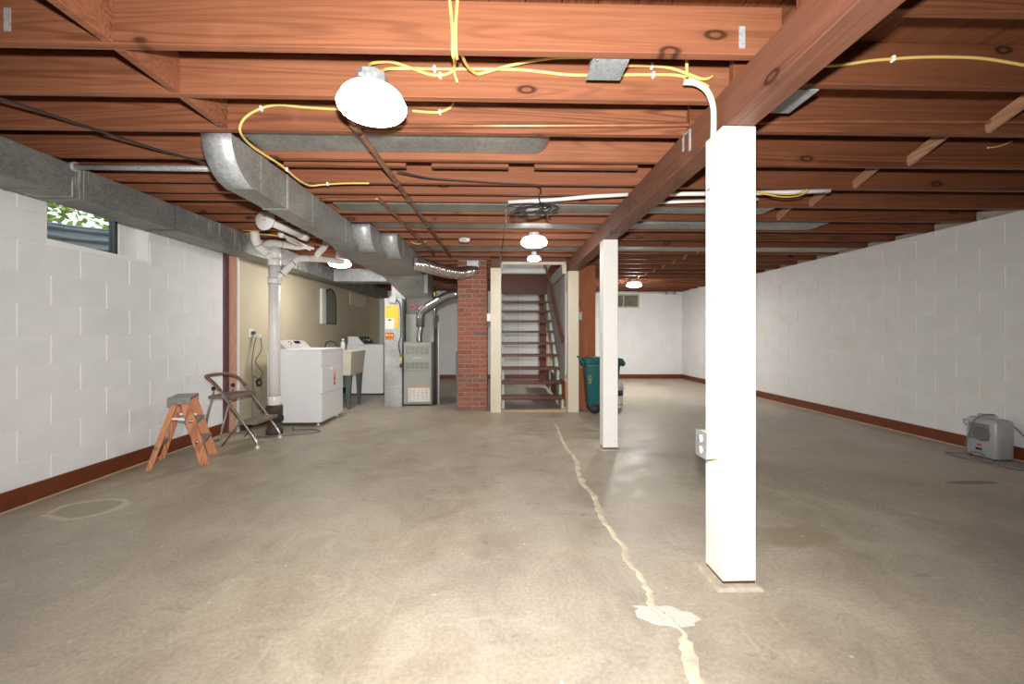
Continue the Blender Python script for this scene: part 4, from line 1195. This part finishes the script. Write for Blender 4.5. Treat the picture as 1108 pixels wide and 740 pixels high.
# ------------------------------------------------------------------ folding metal step stool
ms = empty('step_stool', (-2.62, 4.38, 0)); tag(ms, 'folding chrome step stool with brown handle before the pine stud', 'step stool')
for y, s in ((4.14, 1), (4.555, -1)):
    MB().tube(smooth_path([(-2.345, y, .012), (-2.35, y, .05), (-2.375, y, .10), (-2.55, y, .35), (-2.70, y, .565)], 5), .0125, 10).build('front_leg', 'chrome', ms)
    MB().lathe([(.017, 0), (.017, .02), (.013, .03)], (-2.345, y, 0), n=12).build('foot_tip', 'white_plastic', ms)
    yb = 4.20 if s == 1 else 4.50
    MB().tube(smooth_path([(-2.915, yb + .04 * s, .012), (-2.91, yb + .03 * s, .06), (-2.86, yb, .30), (-2.81, yb, .49), (-2.80, yb, .56)], 4), .0115, 10).build('rear_leg', 'chrome', ms)
    MB().lathe([(.016, 0), (.018, .005), (.018, .03), (.012, .036)], (-2.80, yb, .555), n=12).build('rubber_cap', 'rubber', ms)
    MB().bar((-2.80, yb, .48), (-2.66, y - .015 * s, .50), .006, .022).build('side_link', 'chrome', ms)
    MB().tube([(-2.505, y + .02 * s, .27), (-2.62, y + .02 * s, .12), (-2.70, y + .03 * s, .02)], .006, 8).build('brace_rod', 'iron', ms)
MB().tube([(-2.915, 4.24, .012), (-2.915, 4.46, .012)], .0115, 10).build('rear_bar', 'chrome', ms)
MB().tube(smooth_path([(-2.70, 4.14, .565), (-2.77, 4.145, .64), (-2.84, 4.17, .68), (-2.885, 4.23, .692), (-2.895, 4.35, .695), (-2.885, 4.47, .692), (-2.84, 4.53, .68), (-2.77, 4.55, .64), (-2.70, 4.555, .565)], 5), .0165, 12).build('handle_grip', 'vinyl_grip', ms)
sp = MB().box(-2.83, -2.58, 4.165, 4.53, .475, .508).build('top_step', 'step_tread', ms, bevel=.01, seg=2)
for k in range(7):
    MB().box(-2.81 + k * .032, -2.798 + k * .032, 4.18, 4.515, .507, .510).build('rib', 'step_tread', sp)
lo = MB().box(-2.545, -2.36, 4.15, 4.545, .225, .257).build('lower_step', 'step_tread', ms, bevel=.01, seg=2)
for k in range(5):
    MB().box(-2.53 + k * .034, -2.518 + k * .034, 4.165, 4.53, .256, .259).build('rib', 'step_tread', lo)

# ------------------------------------------------------------------ space heater
ht = empty('space_heater', (4.365, 3.67, 0)); tag(ht, 'grey portable fan heater on the floor by the right wall', 'heater')
hx0, hx1, hy0, hy1 = 4.278, 4.455, 3.545, 3.80
def rrect(x0, x1, y0, y1, r, n=5):
    out = []
    for cx, cy, a0 in ((x1 - r, y1 - r, 0), (x0 + r, y1 - r, 90), (x0 + r, y0 + r, 180), (x1 - r, y0 + r, 270)):
        out += [(cx + r * math.cos(R(a0 + 90 * k / n)), cy + r * math.sin(R(a0 + 90 * k / n))) for k in range(n + 1)]
    return out
lp = []
for e, z in ((.004, .012), (0, .018), (0, .325), (.006, .342), (.02, .352)):
    lp.append([(a, b, z) for a, b in rrect(hx0 + e, hx1 - e, hy0 + e, hy1 - e, .035)])
MB().loft(lp, True).build('body', 'heater', ht)
B(hx0 - .002, hx0 + .002, 3.60, 3.76, .155, .305).build('grille_back', 'heater_dark', ht)
for k in range(15):
    z = .16 + k * .01
    B(hx0 - .005, hx0 - .001, 3.60, 3.76, z - .0015, z + .0015).build('grille_wire', 'heater', ht)
MB().lathe([(.058, 0), (.064, .002), (.064, .004), (.058, .006)], (hx0 - .002, 3.655, .215), (-1, 0, 0), n=24).build('fan_ring', 'heater_dark', ht)
B(hx0 - .003, hx0 + .001, 3.655, 3.69, .108, .122).build('red_badge', 'red_ink', ht)
for y in (3.665, 3.69):
    MB().lathe([(.011, 0), (.009, .012), (0, .013)], (hx0, y, .078), (-1, 0, 0), n=12).build('control_knob', 'rubber', ht)
MB().tube(smooth_path([(4.36, 3.60, .345), (4.36, 3.61, .372), (4.36, 3.63, .378), (4.36, 3.73, .378), (4.36, 3.75, .372), (4.36, 3.76, .345)], 4), .008, 10).build('carry_handle', 'heater', ht)
MB().tube([(hx0 + .03, 3.80, .27), (hx0 + .02, 3.82, .285), (hx0 + .02, 3.825, .31), (hx0 + .03, 3.80, .325)], .006, 8).build('cord_hook', 'heater', ht)
for x in (hx0 + .03, hx1 - .03):
    for y in (hy0 + .03, hy1 - .03):
        MB().lathe([(.012, 0), (.012, .02)], (x, y, 0), n=10).build('foot', 'rubber', ht)
hc = empty('heater_cord', (4.2, 3.5, 0))
hc.name = 'power_cord'
tag(hc, 'dark grey cord draped over the heater and coiled on the floor', 'cord')
MB().tube(smooth_path([(4.47, 3.58, .30), (4.48, 3.52, .24), (4.48, 3.45, .17), (4.48, 3.30, .13), (4.45, 3.1, .06), (4.40, 2.95, .008), (4.3, 2.8, .007)]), .0055, 8).build('cord', 'grey_cable', hc)
MB().tube(smooth_path([(4.36, 3.625, .388), (4.30, 3.65, .385), (4.262, 3.70, .33), (4.258, 3.73, .24), (4.258, 3.76, .12), (4.255, 3.76, .03), (4.235, 3.72, .007), (4.20, 3.62, .007), (4.16, 3.50, .007), (4.12, 3.40, .007)]), .0055, 8).build('cord', 'grey_cable', hc)
MB().tube(smooth_path([(4.255, 3.60, .007), (4.25, 3.66, .05), (4.20, 3.72, .03), (4.17, 3.80, .008), (4.12, 3.82, .007), (4.09, 3.72, .007), (4.10, 3.60, .007), (4.13, 3.46, .007), (4.16, 3.34, .007), (4.22, 3.24, .007), (4.27, 3.08, .007)]), .0055, 8).build('cord', 'grey_cable', hc)
MB().tube(smooth_path([(4.18, 3.52, .007), (4.25, 3.46, .007), (4.28, 3.36, .007), (4.24, 3.25, .007), (4.22, 3.1, .007), (4.16, 2.95, .007)]), .0055, 8).build('cord', 'grey_cable', hc)

# ------------------------------------------------------------------ wheeled bin and bucket
bn = empty('wheeled_bin', (1.42, 5.99, 0)); tag(bn, 'teal wheeled rubbish bin half behind the middle post', 'bin')
def br(x0, x1, y0, y1, z): return [(a, b, z) for a, b in rrect(x0, x1, y0, y1, .05, 4)]
MB().loft([br(1.245, 1.60, 5.87, 6.14, .085), br(1.225, 1.62, 5.86, 6.15, .12), br(1.185, 1.665, 5.825, 6.175, .66), br(1.175, 1.675, 5.815, 6.18, .70)], True).build('body', 'bin', bn)
MB().loft([br(1.165, 1.685, 5.805, 6.187, .70), br(1.165, 1.685, 5.805, 6.187, .735)], True).build('rim', 'bin', bn)
MB().loft([br(1.17, 1.69, 5.80, 6.187, .737), br(1.17, 1.69, 5.80, 6.187, .755), br(1.22, 1.64, 5.86, 6.14, .782)], True).build('lid', 'bin', bn)
MB().prism([(1.685, .775), (1.735, .70), (1.72, .665), (1.685, .655), (1.67, .70)], 'Y', 5.83, 6.15).build('lid_lip', 'bin_dark', bn, bevel=.01)
for y in (5.87, 6.12):
    MB().tube([(1.18, y, .66), (1.14, y, .72), (1.085, y, .79)], .014, 8).build('handle_arm', 'bin', bn)
MB().tube([(1.085, 5.86, .79), (1.085, 6.13, .79)], .014, 8).build('handle_bar', 'bin', bn)
for y in (5.855, 6.115):
    w = MB().lathe([(.0, 0), (.02, 0), (.022, .008), (.062, .008), (.07, .014), (.07, .034), (.062, .04), (.022, .04), (0, .041)], (1.31, y - .02, .07), (0, 1, 0), n=20).build('wheel', 'rubber', bn)
    MB().lathe([(.028, 0), (.026, .006), (0, .008)], (1.31, y - .02, .07), (0, -1, 0), n=14).build('hub', 'bin_dark', w)
MB().tube([(1.31, 5.85, .07), (1.31, 6.12, .07)], .01, 8).build('axle', 'bin_dark', bn)
B(1.24, 1.36, 5.87, 6.13, .06, .12).build('axle_block', 'bin_dark', bn)
B(1.54, 1.60, 5.90, 6.10, 0, .09).build('front_foot', 'bin', bn)
em = [(1.235 + .022 * math.cos(R(a)), 5.836, .505 + .028 * math.sin(R(a))) for a in range(0, 360, 30)]
MB().tube(em, .004, 6, closed=True).build('printed_emblem', 'bin_mark', bn)
B(1.215, 1.255, 5.834, 5.838, .455, .463).box(1.222, 1.248, 5.836, 5.840, .425, .433).build('printed_emblem', 'bin_mark', bn)

bk = empty('plastic_bucket', (1.71, 6.35, 0)); tag(bk, 'white plastic pail with dark label behind the teal bin', 'bucket')
MB().lathe([(.0, 0), (.122, 0), (.125, .01), (.138, .33), (.146, .332), (.146, .345), (.14, .347), (.143, .365), (.143, .38), (.136, .38), (.12, .02), (0, .02)], (1.71, 6.36, 0), n=28).build('pail', 'white_plastic', bk)
lbm = MB(); loops = []
for a in range(250, 335, 8):
    r_ = .1345
    loops.append([(1.71 + rr_ * math.cos(R(a)), 6.36 + rr_ * math.sin(R(a)), z) for rr_, z in ((.1335, .19), (.1375, .19), (.1395, .27), (.1345, .27))])
lbm.loft(loops, True).build('printed_label', 'navy', bk)
loops = []
for a in range(225, 340, 8):
    loops.append([(1.71 + rr_ * math.cos(R(a)), 6.36 + rr_ * math.sin(R(a)), z) for rr_, z in ((.126, .055), (.1295, .055), (.1297, .062), (.126, .062))])
MB().loft(loops, True).build('printed_band', 'ink', bk)
MB().tube([(1.71 + .15 * math.cos(R(a)), 6.36 - .10 * math.sin(R(a)) - .04, .34 - .10 * math.sin(R(a))) for a in range(0, 181, 15)], .003, 6).build('wire_bail', 'chrome', bk)

# ------------------------------------------------------------------ cables
def cable(pts, r, mat, name, label, extra=(), staples=(), cat='cable', flat=1.0):
    t = empty(name, Vector(pts[0])); tag(t, label, cat, 'cables stapled to the joists' if name == 'yellow_cable' else None)
    MB().tube(smooth_path(pts, 6), r, 7, flat=flat).build('cable_run', mat, t)
    for e in extra:
        MB().tube(smooth_path(e, 6), r, 7).build('cable_run', mat, t)
    for (x, y, z) in staples:
        B(x - .006, x + .006, y - .008, y + .012, z - .012, z + .012).build('staple', 'staple', t, bevel=.002)
    return t
RX = .0068
cable([(-.548, 1.785, 2.190), (-0.572, 1.86, 2.272), (-0.539, 1.915, 2.32), (-0.487, 1.922, 2.324), (-0.396, 1.922, 2.296), (-0.335, 1.927, 2.278), (-0.28, 1.927, 2.272), (-0.226, 1.922, 2.283), (-0.207, 1.9, 2.304), (-0.192, 1.8, 2.287), (-.19, 1.70, 2.25)], RX, 'romex', 'yellow_cable',
      'yellow cable arching up from the nearest lamp box', staples=[(-.275, 1.927, 2.272)])
cable([(-0.515, 1.79, 2.190), (-0.51, 1.89, 2.272), (-0.426, 1.928, 2.301), (-0.301, 1.929, 2.301), (-0.05, 1.929, 2.305), (0.118, 1.929, 2.302), (0.287, 1.929, 2.286), (0.413, 1.926, 2.282), (0.668, 1.926, 2.289), (0.818, 1.926, 2.287), (0.925, 1.922, 2.25), (0.955, 1.925, 2.235)], RX, 'romex', 'yellow_cable',
      'long yellow cable running from the nearest lamp towards the girder', staples=[(-.301, 1.927, 2.301), (.70, 1.925, 2.289)])
cable([(-0.155, 1.66, 2.206), (-0.149, 1.80, 2.245), (-0.113, 1.91, 2.272), (-0.063, 1.915, 2.283), (0.013, 1.905, 2.30), (0.116, 1.88, 2.309), (0.235, 1.82, 2.29), (0.380, 1.745, 2.245)], RX, 'romex', 'yellow_cable',
      'sagging yellow cable between first joist and grey junction box')
cable([(0.50, 1.78, 2.24), (0.56, 1.88, 2.30), (0.668, 1.918, 2.325), (0.775, 1.918, 2.316), (0.863, 1.915, 2.286), (0.914, 1.912, 2.266), (0.95, 1.915, 2.27), (0.972, 1.922, 2.285)], RX, 'romex', 'yellow_cable',
      'yellow cable from grey junction box to the girder top', staples=[(.69, 1.916, 2.324)], extra=[[(.80, 1.80, 2.205), (.795, 1.79, 2.26), (.785, 1.75, 2.36)]])
cable([(-0.187, 1.70, 2.226), (-0.206, 1.88, 2.283), (-0.207, 1.905, 2.263), (-0.195, 1.915, 2.232)], RX, 'romex', 'yellow_cable', 'short loose yellow cable tail hanging below the first joist')
cable([(-0.195, 1.602, 2.373), (-0.188, 1.601, 2.304), (-0.183, 1.600, 2.241), (-.183, 1.612, 2.172), (-.184, 1.655, 2.172)], RX, 'romex', 'yellow_cable', 'pair of yellow cables stapled down the face of the first joist',
      extra=[[(-0.163, 1.602, 2.374), (-0.168, 1.601, 2.304), (-0.171, 1.600, 2.241), (-.171, 1.612, 2.172), (-.17, 1.655, 2.172)]])
cable([(-0.47, 2.262, 2.286), (-0.393, 2.263, 2.28), (-0.329, 2.263, 2.281), (-0.276, 2.263, 2.302), (-0.251, 2.263, 2.332)], RX, 'romex', 'yellow_cable', 'short yellow cable stapled right of the nearest lamp', staples=[(-.325, 2.262, 2.281)])
cable([(-0.83, 2.262, 2.286), (-1.034, 2.263, 2.296), (-1.178, 2.263, 2.307), (-1.274, 2.263, 2.283), (-1.349, 2.263, 2.233), (-1.379, 2.275, 2.172), (-1.41, 2.42, 2.165), (-1.398, 2.55, 2.161), (-1.373, 2.68, 2.155), (-1.351, 2.85, 2.13), (-1.33, 2.98, 2.135), (-1.256, 3.02, 2.155), (-1.114, 3.02, 2.165), (-0.932, 3.02, 2.168)], RX, 'romex', 'yellow_cable',
      'yellow cable looping over the rounded end of the central duct', staples=[(-1.262, 2.261, 2.287), (-1.362, 2.73, 2.148), (-1.22, 3.012, 2.158)])
cable([(1.20, 1.70, 2.19), (1.45, 1.765, 2.245), (1.589, 1.784, 2.276), (1.693, 1.785, 2.287), (1.796, 1.785, 2.295), (1.919, 1.785, 2.299), (2.085, 1.785, 2.296), (2.251, 1.785, 2.274), (2.46, 1.785, 2.241), (2.8, 1.785, 2.23)], RX, 'romex', 'yellow_cable',
      'yellow cable along the nearest joist right of the girder', staples=[(1.693, 1.783, 2.287)])
cable([(1.8, 3.06, 2.17), (1.946, 3.04, 2.12), (2.072, 3.03, 2.10), (2.187, 3.03, 2.115), (2.281, 3.06, 2.17)], .005, 'romex', 'yellow_cable', 'yellow cable sagging beside the white plastic conduit', extra=[[(1.8, 3.08, 2.172), (1.95, 3.06, 2.14), (2.10, 3.05, 2.125), (2.2, 3.06, 2.14), (2.26, 3.07, 2.172)]])
cable([(3.136, 2.648, 2.302), (3.212, 2.648, 2.312), (3.298, 2.648, 2.345)], .005, 'romex', 'yellow_cable', 'short yellow cable end on the joists at upper right')
cable([(1.193, 5.56, 2.306), (1.511, 5.588, 2.304), (1.884, 5.592, 2.307), (2.195, 5.592, 2.315), (2.82, 5.592, 2.325)], .007, 'romex', 'yellow_cable', 'far yellow cable behind the middle post', staples=[(1.60, 5.59, 2.305)])
cable([(-.86, 4.95, 2.19), (-.95, 4.90, 2.14), (-1.02, 4.86, 2.155)], .006, 'romex', 'yellow_cable', 'bent yellow cable end above the foil hose')
cable([(-2.72, 4.50, 2.19), (-2.55, 4.48, 2.18), (-2.40, 4.47, 2.19), (-2.2, 4.55, 2.175)], .008, 'romex', 'yellow_cable', 'yellow cables above the drain stack elbows', extra=[[(-2.7, 4.55, 2.168), (-2.45, 4.6, 2.165), (-2.3, 4.8, 2.172)]])
# black cable with its coil
t = empty('black_cable', (.25, 3.3, 2.05)); tag(t, 'black cable hanging in a coil below the white plastic conduit', 'cable')
MB().tube(smooth_path([(-.68, 2.80, 2.172), (-.516, 2.9, 2.168), (-.27, 2.95, 2.168), (-.013, 3.0, 2.17), (.185, 3.02, 2.172), (.245, 3.025, 2.17), (.279, 3.028, 2.155), (.292, 3.09, 2.145), (.287, 3.2, 2.14), (.31, 3.3, 2.12)]), .005, 7).build('cable_run', 'black_cable', t)
for k in range(7):
    w_, h_ = rc.uniform(.10, .17), rc.uniform(.022, .05)
    cx_, cz_ = .27 + rc.uniform(-.07, .06), 2.085 + rc.uniform(-.02, .015)
    tl = rc.uniform(.1, .35)
    MB().tube([(cx_ + w_ * math.cos(R(a)), 3.33 + .02 * math.sin(R(a * 2)) + k * .006, cz_ + h_ * math.sin(R(a)) + tl * w_ * math.cos(R(a)) * .6) for a in range(0, 360, 20)], .005, 6, closed=True).build('cable_loop', 'black_cable', t)
MB().tube(smooth_path([(.128, 3.34, 2.10), (.05, 3.40, 2.12), (.043, 3.9, 2.14), (.021, 4.9, 2.16), (.008, 5.8, 2.165), (.006, 5.95, 2.1)]), .005, 7).build('cable_run', 'black_cable', t)
MB().tube([(.30, 3.33, 2.10), (.36, 3.32, 2.03), (.39, 3.32, 2.0)], .006, 7).build('cable_tail', 'black_cable', t)
cable([(-2.45, 1.62, 2.165), (-2.277, 1.95, 2.165), (-2.126, 2.26, 2.168), (-1.987, 2.5, 2.166), (-1.829, 2.7, 2.168), (-1.75, 2.78, 2.172)], .007, 'black_cable', 'joist_cable', 'dark cable slung under the joists at upper left')

# pipes under and along the joists
t = empty('copper_pipe', (1.0, 2.22, 2.17)); tag(t, 'copper water pipe crossing in front of the third joist', 'pipe')
MB().tube([(-0.80, 2.251, 2.196), (0.088, 2.251, 2.207), (.96, 2.245, 2.22), (1.7, 2.195, 2.225), (2.82, 2.195, 2.236), (4.2, 2.195, 2.24)], .011, 10).build('pipe_run', 'copper', t)
t = empty('iron_pipe', (-.71, 3.9, 2.13)); tag(t, 'thick brown pipe running back under the joists from the nearest lamp', 'pipe')
MB().tube([(-.741, 2.08, 2.153), (-.678, 5.75, 2.153)], .016, 10).build('pipe_run', 'iron', t)
for y, l in ((2.14, .09), (2.95, .05), (3.30, .06), (4.1, .05), (4.9, .05)):
    x = -.741 + (y - 2.08) * .0172
    MB().tube([(x, y, 2.153), (x + l * .0172, y + l, 2.153)], .022, 10).build('pipe_coupling', 'iron', t)
t = empty('copper_line', (-.9, 4.4, 2.13)); tag(t, 'thinner brown pipe bending back beside the central duct', 'pipe')
MB().tube(smooth_path([(-1.42, 3.36, 2.16), (-1.1, 3.34, 2.158), (-.98, 3.33, 2.157), (-.95, 3.36, 2.157), (-.945, 3.5, 2.157)], 4) + [Vector((-.876, 5.6, 2.155))], .012, 10).build('pipe_run', 'copper', t)
t = empty('plastic_conduit', (1.2, 3.2, 2.12)); tag(t, 'white plastic conduit crossing beneath the girder line of joists', 'conduit')
MB().tube([(0.059, 3.36, 2.150), (0.419, 3.3, 2.152), (0.692, 3.22, 2.154), (0.96, 3.18, 2.158)], .015, 10).build('pipe_run', 'pvc', t)
MB().tube([(1.12, 3.165, 2.158), (1.376, 3.15, 2.156), (1.783, 3.12, 2.155), (2.121, 3.1, 2.158), (2.427, 3.06, 2.160)], .016, 10).build('pipe_run', 'pvc', t)
MB().tube([(1.12, 3.40, 2.163), (1.501, 3.35, 2.163), (2.022, 3.28, 2.163)], .013, 10).build('pipe_run', 'pvc', t)
# junction boxes on the ceiling
t = empty('junction_box', (.44, 1.73, 2.17)); tag(t, 'grey steel junction box under the first joist', 'junction box')
B(.375, .505, 1.66, 1.80, 2.196, 2.25).build('box_body', 'box_grey', t, bevel=.004)
B(.365, .512, 1.653, 1.81, 2.190, 2.196).build('cover_plate', 'box_grey', t)
for x, y in ((.385, 1.68), (.495, 1.78)):
    MB().lathe([(.005, 0), (.004, .003)], (x, y, 2.19), (0, 0, -1), n=8).build('screw', 'chrome', t)
t = empty('junction_box', (1.37, 1.95, 2.15)); tag(t, 'flat grey steel box right of the girder', 'junction box')
B(1.25, 1.395, 1.84, 2.02, 2.182, 2.22).build('box_body', 'box_grey', t, bevel=.004)
B(1.24, 1.405, 1.835, 2.03, 2.176, 2.182).build('cover_plate', 'box_grey', t)
t = empty('pipe_strap', (.95, 2.2, 2.1)); t.name = 'bent_strap'; tag(t, 'bent white metal strap hanging on the girder side', 'strap')
MB().bar((.974, 2.16, 2.15), (.974, 2.16, 2.045), .004, .018, (0, 1, 0)).build('strap_leg', 'galv_light', t)
MB().bar((.974, 2.24, 2.16), (.974, 2.24, 2.075), .004, .018, (0, 1, 0)).build('strap_leg', 'galv_light', t)
MB().bar((.974, 2.155, 2.152), (.974, 2.245, 2.158), .004, .012, (0, 0, 1)).build('strap_bridge', 'galv_light', t)
